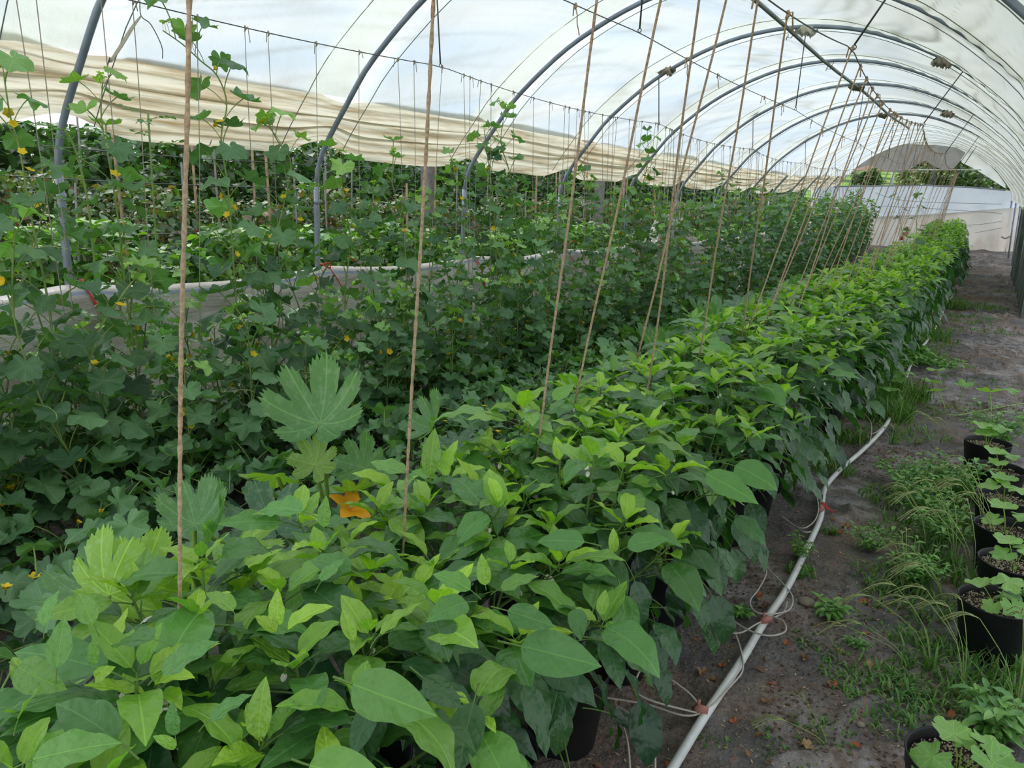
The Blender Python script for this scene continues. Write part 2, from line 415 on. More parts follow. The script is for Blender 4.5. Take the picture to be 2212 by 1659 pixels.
def grid_mesh(name, xs, ys, zf, mats, smooth=True):
    X, Y = np.meshgrid(xs, ys); Z = zf(X, Y)
    V = np.stack([X, Y, Z], -1).reshape(-1, 3); nx = len(xs); ny = len(ys)
    i = np.arange(nx - 1)[None, :] + nx * np.arange(ny - 1)[:, None]; i = i.ravel()
    Fq = np.stack([i, i + 1, i + 1 + nx, i + nx], -1)
    return mesh_np(name, V, Fq, mats, smooth=smooth)
xs = np.concatenate([np.linspace(-14, -1.3, 60), np.linspace(-1.25, 1.0, 110), np.linspace(1.1, 3.0, 12)])
ys = [-3.0]
while ys[-1] < 36: ys.append(ys[-1] + max(0.02, (0.25 if ys[-1] < 1.0 else 0.006 * ys[-1])))
me = grid_mesh('floor', xs, np.array(ys), lambda X, Y: ground_z(X, Y) + wz(Y), [M_ground])
tag(ob('floor', me), kind='structure')
def hillz(X, Y):
    z = 0.15 + 0.058 * (Y - 34) + 0.00038 * (Y - 34) ** 2 + 0.9
    z = np.where(Y < 34, 0.9, z) + (fbm(X * 0.12, Y * 0.12, 3, 2) - 0.5) * 0.8 + np.clip((-X - 30) * 0.03, 0, 4)
    return z
me = grid_mesh('hill', np.linspace(-110, 70, 90), np.linspace(33, 190, 90), hillz, [M_hill])
tag(ob('hill', me), kind='structure')
me = grid_mesh('field', np.linspace(-130, -11, 40), np.linspace(-60, 36, 30), lambda X, Y: 0.02 + 0.4 * np.clip((Y - 17) / 13, 0, 2) + 0.05 * np.clip(-X - 12, 0, 200), [M_hill])
tag(ob('field', me), kind='structure')

# ------------------------------------------------------------------ tunnel frame
PRF = np.array([(-2.75, 1.2), (-2.75, 1.72), (-2.71, 1.92), (-2.61, 2.10), (-2.35, 2.42), (-2.11, 2.69), (-1.63, 3.06), (-1.2, 3.29), (-.78, 3.45), (-.4, 3.53), (0, 3.56)])
PRF = np.vstack([PRF, [(-a, b) for a, b in PRF[::-1][1:]]])
_s = np.concatenate([[0], np.cumsum(np.hypot(*np.diff(PRF, axis=0).T))]); SL = _s[-1]
_sm = np.array(smooth_path([(*q, 0) for q in PRF], 8))[:, :2]
_ss = np.concatenate([[0], np.cumsum(np.hypot(*np.diff(_sm, axis=0).T))]); SL = _ss[-1]
def prof(s, off=0.0):
    s = np.asarray(s, float)
    x = np.interp(s, _ss, _sm[:, 0]); z = np.interp(s, _ss, _sm[:, 1])
    dx = np.interp(s + 0.03, _ss, _sm[:, 0]) - np.interp(s - 0.03, _ss, _sm[:, 0])
    dz = np.interp(s + 0.03, _ss, _sm[:, 1]) - np.interp(s - 0.03, _ss, _sm[:, 1])
    l = np.hypot(dx, dz) + 1e-9
    return x - dz / l * off - 2.25, z + dx / l * off
def s_at_z(z, left=True):
    g = np.linspace(0, SL / 2, 400); x, zz = prof(g); s = np.interp(z, zz, g); return s if left else SL - s
Y0 = 2.62; DY = 2.13; NH = 13
ordn = 'first second third fourth fifth sixth seventh eighth ninth tenth eleventh twelfth thirteenth fourteenth fifteenth sixteenth seventeenth eighteenth nineteenth twentieth'.split()
tens = {20: 'twenty', 30: 'thirty', 40: 'forty', 50: 'fifty', 60: 'sixty', 70: 'seventy', 80: 'eighty', 90: 'ninety'}
def nth(n):
    if n <= 20: return ordn[n - 1]
    if n >= 100:
        return 'hundredth' if n == 100 else 'hundred and ' + nth(n - 100)
    a, b = divmod(n, 10)
    return tens[a * 10] + '-' + ordn[b - 1] if b else tens[a * 10][:-1] + 'ieth'
for n in range(-1, NH + 1):
    Y = Y0 + DY * n; base = (-2.25 + float(wx(Y)), Y, float(wz(Y)))
    lab = ('nearest' if n == 0 else nth(n + 1)) if n >= 0 else ('last but one' if n == -2 else 'last') + ' behind'
    hp = empty('tunnel_hoop', base, 'grey galvanised steel tunnel hoop, %s' % (lab + ' hoop seen at the left side' if n >= 0 else lab + ' the camera'), 'tunnel hoop', 'steel hoops of the tunnel')
    ss = np.linspace(s_at_z(1.72), SL - s_at_z(1.72), 46); x, z = prof(ss)
    m = MB(); m.tube([(a + 2.25, 0, b) for a, b in zip(x, z)], 0.0215, 10); ob('arch_pipe', m.mesh('arch_pipe', [M_galv]), hp)
    for sg in (-1, 1):
        m = MB(); zb = -0.05 if True else 0
        m.tube([(sg * 2.80, 0, zb), (sg * 2.765, 0, 0.9), (sg * 2.75, 0, 1.55), (sg * 2.745, 0, 1.78)], 0.0245, 10)
        m.tube([(sg * 2.745, 0, 1.60), (sg * 2.743, 0, 1.64)], 0.029, 10)
        ob('leg', m.mesh('leg', [M_galv]), hp)
# purlin
m = MB(); m.tube([warp((-2.25 + 0.02 * math.sin(y), y, 3.50)) for y in np.linspace(-2.5, 20.9, 24)], 0.021, 10)
pu = ob('ridge_purlin', m.mesh('ridge_purlin', [M_purl])); tag(pu, 'dark grey-green steel ridge pipe running under the tops of the hoops', 'pipe')
for n in range(-1, 9):
    m = MB(); Y = Y0 + DY * n; c = warp((-2.25, Y, 3.5))
    m.tube([(c[0] - 0.035, c[1] - 0.03, c[2] - 0.01), (c[0] - 0.035, c[1] - 0.03, c[2] - 0.045), (c[0], c[1] - 0.03, c[2] - 0.05), (c[0] + 0.03, c[1] + 0.02, c[2] + 0.05)], 0.004, 6)
    m.tube([(c[0] - 0.045, c[1] - 0.03, c[2] - 0.028), (c[0] - 0.05, c[1] - 0.03, c[2] - 0.07)], 0.004, 6)
    ob('pipe_clamp', m.mesh('pipe_clamp', [M_wire]), pu)

# ------------------------------------------------------------------ polythene cover (ceiling)
def cover_off(S, Y):
    ph = ((Y - Y0) / DY) % 1.0; d = np.minimum(ph, 1 - ph) * DY      # distance to the nearest hoop
    o = 0.034 - 0.030 * np.clip(d / 0.9, 0, 1) ** 0.7
    for r0 in (0.22, DY - 0.42):
        dd = np.abs(((Y - Y0 - r0 + DY / 2) % DY) - DY / 2)
        o = o - 0.016 * np.exp(-(dd / 0.03) ** 2)
    side = np.sign(S - SL / 2)
    # diagonal pull wrinkles between hoop and rope
    q = S * 2.6 + side * Y * 1.9 + 2.0 * vn(Y * 0.5, S * 0.4, 3)
    wr = (np.abs(np.sin(q * 2.2 + 3 * vn(S * 1.1, Y * 0.8, 5))) ** 3) - 0.4
    bay = np.floor((Y - Y0) / DY + 50); ac = S + side * 0.30 * (Y - Y0)
    wr = (np.abs(vn(ac * 5.0 + bay * 7.7, Y * 0.6 + bay * 3.1, 33) - 0.5) * 2) - 0.4
    wr2 = np.abs(fbm(S * 2.4 + side * Y * 0.9, Y * 1.3 - side * S * 0.6, 3, 12) - 0.45) * 4 - 0.5
    amp = 0.016 * np.clip(d / 0.3, 0.15, 1) * (0.6 + 0.9 * np.clip((S - SL / 2) / 2, 0, 1))
    # little tucks radiating from the hoops
    tk = np.sin(S * 34 + 5 * vn(S * 3, np.floor((Y - Y0) / DY + 0.5) * 3.3, 7)) * np.exp(-(d / 0.22) ** 2) * 0.006
    emb = np.clip((S - 0.52 * SL) / (0.30 * SL), 0, 1) * np.clip((Y - 5.5) / 1.5, 0, 1)
    far = np.clip((Y - 18.4) / 0.8, 0, 1)
    o = o * (1 - np.maximum(emb, far)) - 0.034 * np.maximum(emb, far)
    return o + amp * (wr * 0.8 + wr2 * 0.7) + tk * (1 - far)
def cover_stain_shade(S, Y):
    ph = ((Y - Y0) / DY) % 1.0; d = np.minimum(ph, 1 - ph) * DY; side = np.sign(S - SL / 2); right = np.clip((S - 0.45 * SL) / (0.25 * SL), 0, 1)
    strip = 1 / (1 + np.exp(-((((Y - Y0) % DY) - 0.22) / 0.03)))          # strip between hoop and rope, painted brighter
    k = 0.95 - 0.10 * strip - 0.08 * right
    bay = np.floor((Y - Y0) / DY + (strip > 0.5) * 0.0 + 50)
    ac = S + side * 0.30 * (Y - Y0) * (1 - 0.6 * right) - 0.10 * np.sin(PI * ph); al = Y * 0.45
    # wrinkle shade painted as dark lines along the tunnel, differing by bay
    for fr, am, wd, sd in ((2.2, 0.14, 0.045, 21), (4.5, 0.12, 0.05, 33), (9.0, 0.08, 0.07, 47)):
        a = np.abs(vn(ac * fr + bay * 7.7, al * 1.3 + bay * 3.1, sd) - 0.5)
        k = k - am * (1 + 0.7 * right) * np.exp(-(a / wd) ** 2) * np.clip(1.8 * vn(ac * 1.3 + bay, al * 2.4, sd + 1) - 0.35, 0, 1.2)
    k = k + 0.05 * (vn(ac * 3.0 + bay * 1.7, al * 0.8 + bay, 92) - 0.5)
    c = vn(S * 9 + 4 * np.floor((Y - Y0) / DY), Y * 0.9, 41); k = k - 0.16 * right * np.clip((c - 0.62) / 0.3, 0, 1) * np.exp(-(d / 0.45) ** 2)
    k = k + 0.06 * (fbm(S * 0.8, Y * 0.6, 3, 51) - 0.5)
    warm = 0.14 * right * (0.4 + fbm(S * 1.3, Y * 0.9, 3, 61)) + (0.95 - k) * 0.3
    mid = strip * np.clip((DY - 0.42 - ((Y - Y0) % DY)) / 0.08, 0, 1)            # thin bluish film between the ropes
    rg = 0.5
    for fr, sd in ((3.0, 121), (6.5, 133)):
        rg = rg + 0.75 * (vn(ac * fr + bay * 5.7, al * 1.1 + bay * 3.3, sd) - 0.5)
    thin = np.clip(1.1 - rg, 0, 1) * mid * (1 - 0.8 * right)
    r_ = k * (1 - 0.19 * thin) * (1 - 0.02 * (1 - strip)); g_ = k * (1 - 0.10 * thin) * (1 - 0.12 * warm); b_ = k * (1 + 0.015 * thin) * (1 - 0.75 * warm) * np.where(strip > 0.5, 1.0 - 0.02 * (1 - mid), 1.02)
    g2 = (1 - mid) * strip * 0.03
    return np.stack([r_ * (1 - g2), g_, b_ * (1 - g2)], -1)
def cover_patch(name, s0f, s1f, ns, Ys, mat, offs=None, dirt=False):
    Y = np.repeat(np.asarray(Ys)[:, None], ns, 1); t = np.repeat(np.linspace(0, 1, ns)[None, :], len(Ys), 0)
    S = s0f(Y) * (1 - t) + s1f(Y) * t
    o = cover_off(S, Y) if offs is None else offs(S, Y, t)
    x, z = prof(S, 0); x2, z2 = prof(S, 1.0); X = x + (x2 - x) * o; Z = z + (z2 - z) * o
    V = np.stack([X + wx(Y), Y, Z + wz(Y)], -1).reshape(-1, 3)
    i = (np.arange(ns - 1)[None, :] + ns * np.arange(len(Ys) - 1)[:, None]).ravel()
    return mesh_np(name, V, np.stack([i, i + ns, i + 1 + ns, i + 1], -1), [mat], colr=cover_stain_shade(S, Y).reshape(-1, 3) if dirt else None)  # dirt flag adds stains plus painted wrinkle shade and brighter strips
Ys = np.concatenate([np.arange(-0.4, 9, 0.035), np.arange(9, 30.31, 0.06)])  # cover cut short behind the camera to let sky light the foreground
scal = lambda Y: 0.05 * np.abs(np.sin(PI * (Y - Y0) / DY))
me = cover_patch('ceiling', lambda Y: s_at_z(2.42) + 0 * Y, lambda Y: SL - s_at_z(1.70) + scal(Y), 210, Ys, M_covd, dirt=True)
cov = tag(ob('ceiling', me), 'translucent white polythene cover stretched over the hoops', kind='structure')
# gathered, stained band along the left eave
def band():
    Yb = np.arange(-0.4, 30.3, 0.05); nc = 44; t = np.linspace(0, 1, nc)
    Y, T = np.meshgrid(Yb, t, indexing='ij')
    pin = np.exp(-((np.abs((Y - Y0 + DY / 2) % DY - DY / 2)) / 0.28) ** 2)
    zt = 2.48 + 0.02 * np.sin(Y * 1.1) - 0.06 * pin
    zb = 1.985 + 0.12 * pin + 0.03 * (vn(Y * 0.6, 0 * Y, 5) - 0.5)
    zz = zt + (zb - zt) * T
    zz = zz + 0.018 * np.sin(T * 26 + 2.5 * vn(Y * 0.7, T * 2, 9) + Y * 0.4) * np.sin(PI * T) * (1 - 0.3 * pin)
    f = np.sin(T * 50 + 4.5 * vn(Y * 0.55, T * 1.5, 11) + 1.5 * np.sin(Y * 0.9)) * (0.028 + 0.02 * vn(Y * 0.8, T * 4, 2))
    f = f + 0.02 * np.sin(T * 23 - 5 * vn(Y * 0.4, T * 2, 15))
    s = s_at_z(np.clip(zz, 1.75, 3)); x, z = prof(s); bulge = (0.03 + 0.10 * np.sin(PI * T) * (1 - pin)) 
    X = x + 0.0 - bulge * 0.4 + f * np.sin(PI * np.clip(T * 1.1, 0, 1)) * (1 - 0.5 * pin) - 0.035
    tail = np.clip((T - 0.9) / 0.1, 0, 1); X = X + 0.03 * tail * np.sin(Y * 5)
    V = np.stack([X + wx(Y), Y, zz + wz(Y)], -1).reshape(-1, 3); n = nc
    i = (np.arange(n - 1)[None, :] + n * np.arange(len(Yb) - 1)[:, None]).ravel()
    return mesh_np('gathered_skirt', V, np.stack([i, i + 1, i + 1 + n, i + n], -1), [M_band])
ob('gathered_skirt', band(), cov)
# hold-down ropes
k = 0
for n in range(-1, NH):
    for r0 in (0.22, DY - 0.42):
        k += 1; Y = Y0 + DY * n + r0
        ss = np.linspace(s_at_z(2.05), SL - s_at_z(1.75), 40); x, z = prof(ss, 0.0); xo, zo = prof(ss, 1.0)
        off = 0.002 if Y < 18.4 else -0.048; P = []
        for i in range(len(ss)):
            yy = Y + 0.03 * math.sin(ss[i] * 1.3 + k)
            of_ = off if Y > 18.4 else off - 0.05 * min(1, max(0, (ss[i] - 0.52 * SL) / (0.30 * SL))) * min(1, max(0, (Y - 5.5) / 1.5))
            P.append((x[i] + (xo[i] - x[i]) * of_ + float(wx(yy)), yy, z[i] + (zo[i] - z[i]) * of_ + float(wz(yy))))
        m = MB(); m.tube(P, 0.0034, 5); o = ob('hold_down_rope', m.mesh('hold_down_rope', [M_rope]))
        tag(o, 'thin dark rope arching over the polythene, %s rope from the near end' % nth(k), 'rope', 'ropes holding the cover down')

# ------------------------------------------------------------------ crop wires and hanger rods
def wire_z(base_z, Y, odd=True, sag=0.07):
    a = Y0 + DY; t = ((Y - a) / (2 * DY)) % 1.0
    return base_z - sag * 4 * t * (1 - t)
WIRES = [(-3.68, 2.62, 'crop wire above the climbing melons', 0.05), (-2.12, 2.72, 'crop wire along the middle of the tunnel', 0.03), (-0.86, 2.54, 'crop wire above the pepper row', 0.09)]
def wpos(wi, Y):
    X, Z, _, sag = WIRES[wi]
    a = Y0 + DY; t = ((Y - a) / (2 * DY)) % 1.0; b = 4 * t * (1 - t)
    return warp((X - (0.08 * b if wi == 0 else 0.05 * b if wi == 2 else 0) - (0.015 * max(0, Y - 8) if wi != 1 else 0.012 * max(0, Y - 8)), Y, Z - sag * b))
for wi, (X, Z, lab, sag) in enumerate(WIRES):
    m = MB(); m.tube([wpos(wi, y) for y in np.arange(-2.4, 30.2, 0.22)], 0.0032, 5)
    tag(ob('crop_wire', m.mesh('crop_wire', [M_wire])), 'thin sagging grey ' + lab, 'wire')
kk = 0
for wi in range(3):
    for n in (-1, 1, 3, 5, 7, 9, 11, 13):
        Y = Y0 + DY * n; b = wpos(wi, Y); X = b[0] - float(wx(Y))
        # rod hangs from the hoop
        tx = X + (-0.04, 0.02, 0.28)[wi]; g = np.linspace(0, SL, 900); px, pz = prof(g); tz = float(np.interp(tx, px, pz)) if wi != 2 else float(np.interp(-tx, -px[::-1], pz[::-1]))
        top = (tx + float(wx(Y)), Y, tz + float(wz(Y)) - 0.02)
        e = empty('hanger_rod', top, 'steel rod from the %s hoop to the %s' % (nth(n + 1) if n >= 0 else 'overhead', lab_ := WIRES[wi][2]), 'rod', 'rods carrying the crop wires')
        d = Vector(b) - Vector(top)
        m = MB(); m.tube([(0, 0, 0), tuple(d * 0.97)], 0.0055, 6); ob('rod', m.mesh('rod', [M_wire]), e)
        m = MB(); L = d * 0.97
        m.tube([(L.x + 0.012 * math.cos(a), L.y, L.z - 0.012 + 0.012 * math.sin(a)) for a in np.linspace(0, 2 * PI, 9)], 0.003, 5)
        ob('hook', m.mesh('hook', [M_wire]), e)

# ------------------------------------------------------------------ twines
def twine_obj(top, bot, r, mat, name, label, cat, group, near=False, knot=True, k=0):
    top = np.array(top, float); bot = np.array(bot, float); L = np.linalg.norm(top - bot)
    e = empty(name, tuple(bot), label, cat, group)
    n = max(6, int(L / (0.012 if near else 0.12))); P = []
    for i in range(n + 1):
        t = i / n; p = (top - bot) * t
        p = p + np.array([math.sin(t * 9 + k) * 0.004, math.cos(t * 7 + k * 2) * 0.004, 0]) * math.sin(PI * t)
        P.append(p)
    m = MB(); m.tube(P, r, 8 if near else 4, lobes=(0.22, 0.7) if near else None)
    ob('cord', m.mesh('cord', [mat]), e)
    if near:
        rs = np.random.RandomState(k); V = []; Fc = []
        for i in range(int(L * 420)):
            t = rs.rand(); p = (top - bot) * t; a = rs.rand() * 2 * PI; l = r * rs.uniform(1.4, 2.8)
            q = p + np.array([math.cos(a) * l, math.sin(a) * l, rs.uniform(-1, 1) * l]); b = len(V)
            s2 = np.array([-math.sin(a), math.cos(a), 0]) * 0.00018
            V += [p - s2, p + s2, q]; Fc.append((b, b + 1, b + 2))
        f = ob('fibre', mesh_np('fibre', np.array(V), np.array(Fc), [mat]), e); f['kind'] = 'stuff'
    if knot:
        m = MB(); T = top - bot
        m.tube([T + np.array([0, 0, 0.012]), T + np.array([0.004, 0.006, -0.004]), T + np.array([-0.003, 0, -0.02])], [r * 1.6, r * 2.4, r * 1.5], 6)
        a = (k * 2.4) % 6.28; l = 0.03 + 0.05 * ((k * 0.37) % 1)
        m.tube([T, T + np.array([0.02 * math.cos(a), 0.02 * math.sin(a), 0.005]), T + np.array([0.03 * math.cos(a), 0.03 * math.sin(a), -l])], r * 0.9, 5)
        ob('knot', m.mesh('knot', [mat]), e)
    return e
# pepper-row twines, traced one by one where they can be told apart: (top pixel, bottom pixel)
PT = [((402, 0), (388, 1395)), ((937, 0), (868, 1230)), ((1290, 0), (1160, 990)), ((1428, 0), (1253, 820)), ((1510, 0), (1395, 880)),
      ((1568, 0), (1388, 728)), ((1637, 0), (1513, 755)), ((1705, 0), (1604, 715))]
k = 0; pepper_twine_lab = 'brown jute twine above the pepper row, %s from the near end'
def wireC_from_px(p, q):
    """the twine keeps its picture line; its foot stands in the pepper row and its head is on the wire above the frame"""
    b = atX(q[0], q[1], -1.22); 
    if b[2] > 1.1 or b[2] < 0.6: b = b
    # plane through camera and the picture line, cut with the wire
    nrm = np.cross(ray(*p), ray(*q)); C0 = np.array([0, 0, H])
    lo, hi = 0.2, 9.0; f = lambda y: float(np.dot(nrm, np.array(wpos(2, y)) - C0))
    for _ in range(50):
        mid = (lo + hi) / 2
        if f(lo) * f(mid) <= 0: hi = mid
        else: lo = mid
    return np.array(wpos(2, (lo + hi) / 2)), b
for p, q in PT:
    k += 1; T, B = wireC_from_px(p, q)
    B = B + (B - T) / np.linalg.norm(B - T) * 0.10
    twine_obj(T, B, 0.0036 if k < 4 else 0.0042, M_twine, 'jute_twine', pepper_twine_lab % nth(k), 'twine', 'jute twines over the pepper row', near=k <= 3, k=k)
y = 4.75
while y < 29.5:
    k += 1; T = np.array(wpos(2, y)); B = np.array(warp((-1.22 + rnd.uniform(-0.12, 0.12) - 0.012 * max(0, y - 8), y + rnd.uniform(-0.35, 0.05), 0.95)))
    twine_obj(T, B, 0.0042 if y < 9 else (0.0034 if y < 14 else 0.0026), M_twine, 'jute_twine', pepper_twine_lab % nth(k), 'twine', 'jute twines over the pepper row', k=k)
    y += rnd.uniform(0.20, 0.42) if y < 12 else rnd.uniform(0.34, 0.6)
k = 0; y = 1.2
while y < 29:
    k += 1; T = np.array(wpos(0, y)); B = np.array(warp((-3.72 + rnd.uniform(-0.1, 0.1), y + rnd.uniform(-0.14, 0.14), 0.25)))
    twine_obj(T, B, 0.0026 if y < 9 else 0.0032, M_gtw, 'thin_twine', 'thin grey twine over the melons, %s from the near end' % nth(k), 'twine', 'thin twines over the climbing melons', k=k)
    y += rnd.choice([0.09, 0.16, 0.3, 0.36]) if y < 14 else rnd.uniform(0.25, 0.5)
k = 0
for y in (3.9, 5.6, 6.3, 7.7, 8.4, 9.9, 10.6, 12.1, 13.8, 15.1, 17, 18.5, 20, 22, 24):
    k += 1; T = np.array(wpos(1, y)); B = T + np.array([rnd.uniform(-.02, .02), 0.03, -rnd.uniform(0.05, 0.16)])
    twine_obj(T, B, 0.0035, M_twine, 'twine_end', 'short cut-off twine end on the middle wire, %s from the near end' % nth(k), 'twine', 'cut twine ends on the middle wire', knot=True, k=k)

# rags of old plastic tied to hoops
def rag(px, py, n, s, lab, c=M_rag):
    Y = Y0 + DY * n - 0.03; P = atY(px, py, Y)
    rs = np.random.RandomState(int(px)); nu, nv = 16, 12; V = []
    for i in range(nu):
        for j in range(nv):
            a = 2 * PI * j / (nv - 1) * 0.9; u = i / (nu - 1) - 0.5
            r = 0.028 * (1 + 0.9 * rs.rand() + 0.5 * math.sin(a * 3 + i))
            V.append((u * s * (1 + 0.3 * math.sin(a * 2)), -r * math.sin(a), -r * math.cos(a) - (0.4 * s * abs(u) * (j / nv) ** 2)))
    Fq = [(i * nv + j, i * nv + j + 1, (i + 1) * nv + j + 1, (i + 1) * nv + j) for i in range(nu - 1) for j in range(nv - 1)]
    tag(ob('plastic_rag', mesh_np('plastic_rag', np.array(V), Fq, [c]), None, tuple(P), (0, 0.25, 0)), lab, 'rag')
M_rag2 = simple('pale_plastic_rag', (0.74, 0.70, 0.58), 0.6, var=0.2, scale=25)
M_rag3 = simple('dark_plastic_rag', (0.20, 0.19, 0.11), 0.7, var=0.3, scale=25)
rag(1742, 66, 3, 0.17, 'pale crumpled plastic wrapped round the hoop top where the ridge pipe crosses', M_rag2)
rag(1439, 152, 3, 0.16, 'dirty plastic rag wrapped on the left shoulder of the fourth hoop')
rag(1850, 188, 5, 0.18, 'dark mossy rag on the ridge of the sixth hoop', M_rag3)
rag(1625, 239, 5, 0.13, 'brown rag on the left shoulder of the sixth hoop')
rag(1738, 290, 7, 0.15, 'tan rag on the left shoulder of the eighth hoop')
rag(1905, 249, 7, 0.16, 'grey-green rag on the ridge of the eighth hoop', M_rag3)
rag(2036, 134, 3, 0.15, 'brown scrap of plastic on the right shoulder of the fourth hoop')
rag(2047, 246, 5, 0.14, 'small brown scrap on the right shoulder of the sixth hoop')
# bundle of spare string hung on the melon wire
T = np.array(wpos(0, 2.45)); e = empty('string_bundle', tuple(T), 'bundle of pale spare string hanging from the wire at top left', 'string bundle')
m = MB()
for q in range(9):
    a = q * 0.7
    m.tube(smooth_path([(0.0, 0, -0.06), (0.012 * math.cos(a), -0.05, -0.12), (0.014 * math.cos(a), -0.12, -0.22), (0.01 * math.cos(a), -0.18, -0.30)], 3), 0.0035, 5)
ob('coil', m.mesh('coil', [simple('pale_string', (0.50, 0.47, 0.36), 0.8)]), e)
m = MB(); m.tube(smooth_path([(0, 0, 0.01), (0, 0.0, -0.06), (0, 0.05, -0.09), (0, 0.10, -0.18), (0, 0.10, -0.24)], 4), 0.0025, 5)
m.tube(smooth_path([(0, -0.18, -0.28), (0, -0.20, -0.34), (0, -0.165, -0.34)], 3), 0.003, 5); ob('hook_wire', m.mesh('hook_wire', [M_wire]), e)

# ------------------------------------------------------------------ rolled low side sheet (left)
def low_sheet():
    Yb = np.arange(-1.5, 29.5, 0.06); nc = 70; t = np.linspace(0, 1, nc); Y, T = np.meshgrid(Yb, t, indexing='ij')
    pin = np.exp(-((np.abs((Y - Y0 + DY / 2) % DY - DY / 2)) / 0.35) ** 2)
    zt = 1.08 - 0.06 * np.sin(PI * ((Y - Y0) / DY % 1)) + 0.015 * vn(Y * 2, 0 * Y)
    # from the rolled hem over the top cord and down to the ground
    Z = np.where(T < 0.2, zt - 0.09 * (1 - T / 0.2), zt - 0.02 - (T - 0.2) / 0.8 * (zt - 0.02))
    X = np.where(T < 0.2, -0.10 * (1 - T / 0.2) ** 0.6, 0.05 + 0.14 * np.sqrt(np.clip((T - 0.2) / 0.8, 0, 1)))
    f = 0.03 * np.sin(T * 15 + 5 * vn(Y * 0.9, T * 2.5, 3)) * np.clip(T * 3 - 0.4, 0, 1) + 0.13 * (fbm(Y * 1.3 + T * 2, T * 3, 3, 4) - 0.5) * np.clip(T * 3 - 0.3, 0, 1) + 0.03 * np.abs(np.sin(Y * 4.1 + 5 * vn(Y, T * 2, 9) + T * 5)) * np.clip(T * 3 - 0.5, 0, 1)
    f = f + 0.02 * np.sin(np.abs((Y - Y0 + DY / 2) % DY - DY / 2) * 30 + T * 6) * pin * np.clip(T * 2, 0, 1)
    V = np.stack([-4.93 + X + f + wx(Y), Y, Z + wz(Y)], -1).reshape(-1, 3); n = nc
    i = (np.arange(n - 1)[None, :] + n * np.arange(len(Yb) - 1)[:, None]); Fq = np.stack([i, i + 1, i + 1 + n, i + n], -1).reshape(-1, 4)
    mi = np.tile(np.array([1 if j == 15 else 0 for j in range(n - 1)]), len(Yb) - 1)
    return mesh_np('low_side_sheet', V, Fq, [M_low, M_blue], mi)
ls = ob('low_side_sheet', low_sheet()); tag(ls, 'dirty white plastic side sheet with blue stripe, slung low along the left posts', 'plastic sheet')
for n in range(0, 7):
    Y = Y0 + DY * n; c = (-4.93, Y, 1.05)
    m = MB()
    m.tube(smooth_path([(0.03, 0.03, 0.06), (0.07, 0.0, 0.02), (0.02, -0.05, 0.05), (-0.05, 0.0, 0.04), (0.03, 0.03, 0.06)], 4), 0.006, 5)
    m.tube(smooth_path([(0.05, 0.0, 0.05), (0.10, 0.12, 0.13), (0.11, 0.28, 0.06)] if n % 2 else [(0.05, 0.0, 0.05), (0.14, 0.05, -0.10), (0.15, 0.12, -0.40)], 5), 0.006, 5)
    m.tube(smooth_path([(0.05, 0.0, 0.03), (0.14, 0.05, -0.12), (0.17, 0.09, -0.30)], 4), 0.005, 5)
    tag(ob('red_tie', m.mesh('red_tie', [M_red]), None, c), 'red cord tied round the %s post from the left, over the low sheet' % nth(n + 1), 'cord', 'red ties on the posts')
# heaps of spare sheet on the far left
for (px, py, Yd, sx_, sz_, lab) in ((1445, 480, 10.2, 0.9, 0.45, 'crumpled heap of pale sheet behind the melons, left of centre'), (1760, 500, 18.0, 1.6, 0.7, 'bunched white sheet hanging behind the far melons')):
    P = atX(px, py + 20, -4.75); rs = 3
    g = np.linspace(-1, 1, 40); U, Vv = np.meshgrid(g, g)
    Z = sz_ * (1 - U ** 2) * (1 - Vv ** 2) * (0.6 + 1.0 * fbm(U * 3, Vv * 3, 4, 3)) + 0.05 * np.abs(np.sin(U * 9 + 4 * Vv))
    V = np.stack([U * 0.25, Vv * sx_, Z - 0.1], -1).reshape(-1, 3); i = (np.arange(39)[None] + 40 * np.arange(39)[:, None]).ravel()
    o = ob('sheet_heap', mesh_np('sheet_heap', V, np.stack([i, i + 1, i + 41, i + 40], -1), [M_low]), None, (float(P[0]), float(P[1]), float(P[2]) - 0.1)); tag(o, lab, 'plastic sheet')

# ------------------------------------------------------------------ end of the tunnel
YE = Y0 + DY * NH
def px_sheet(name, cols, Y, mat, nv=14, fold=0.04, fs=9.0, seed=1):
    xs_ = np.array([c[0] for c in cols], float); g = np.linspace(xs_[0], xs_[-1], int(len(cols) * 6))
    tp = np.interp(g, xs_, [c[1] for c in cols]); bt = np.interp(g, xs_, [c[2] for c in cols]); V = []
    for a, t_, b_ in zip(g, tp, bt):
        A = atY(a, t_, Y); B = atY(a, b_, Y)
        for j in range(nv):
            f = j / (nv - 1); p = A + (B - A) * f
            p[1] += fold * math.sin(p[0] * fs + 2 * f * math.sin(p[0] * 2)) * (0.3 + f) + fold * (fbm(p[0] * 2.2, p[2] * 2.2, 3, seed) - 0.5) * 3
            V.append(p)
    n = nv; i = (np.arange(n - 1)[None, :] + n * np.arange(len(g) - 1)[:, None]).ravel()
    return ob(name, mesh_np(name, np.array(V), np.stack([i, i + n, i + 1 + n, i + 1], -1), [mat]))
o = px_sheet('end_sheet', [(1765, 402, 478), (1800, 404, 476), (1900, 401, 470), (2000, 401, 465), (2080, 404, 460), (2120, 408, 456), (2172, 411, 452), (2205, 413, 450)], YE + 0.02, M_endup, fold=0.02)
tag(o, 'bluish white polythene sheet closing the far end of the tunnel', 'plastic sheet')
o2 = px_sheet('end_sheet', [(1765, 476, 560), (1850, 470, 560), (2000, 463, 556), (2080, 458, 550), (2120, 454, 546), (2172, 450, 548), (2205, 448, 548)], YE - 0.03, M_endlo, fold=0.05, fs=4)
tag(o2, 'stained pinkish lower sheet at the far end reaching the ground', 'plastic sheet')
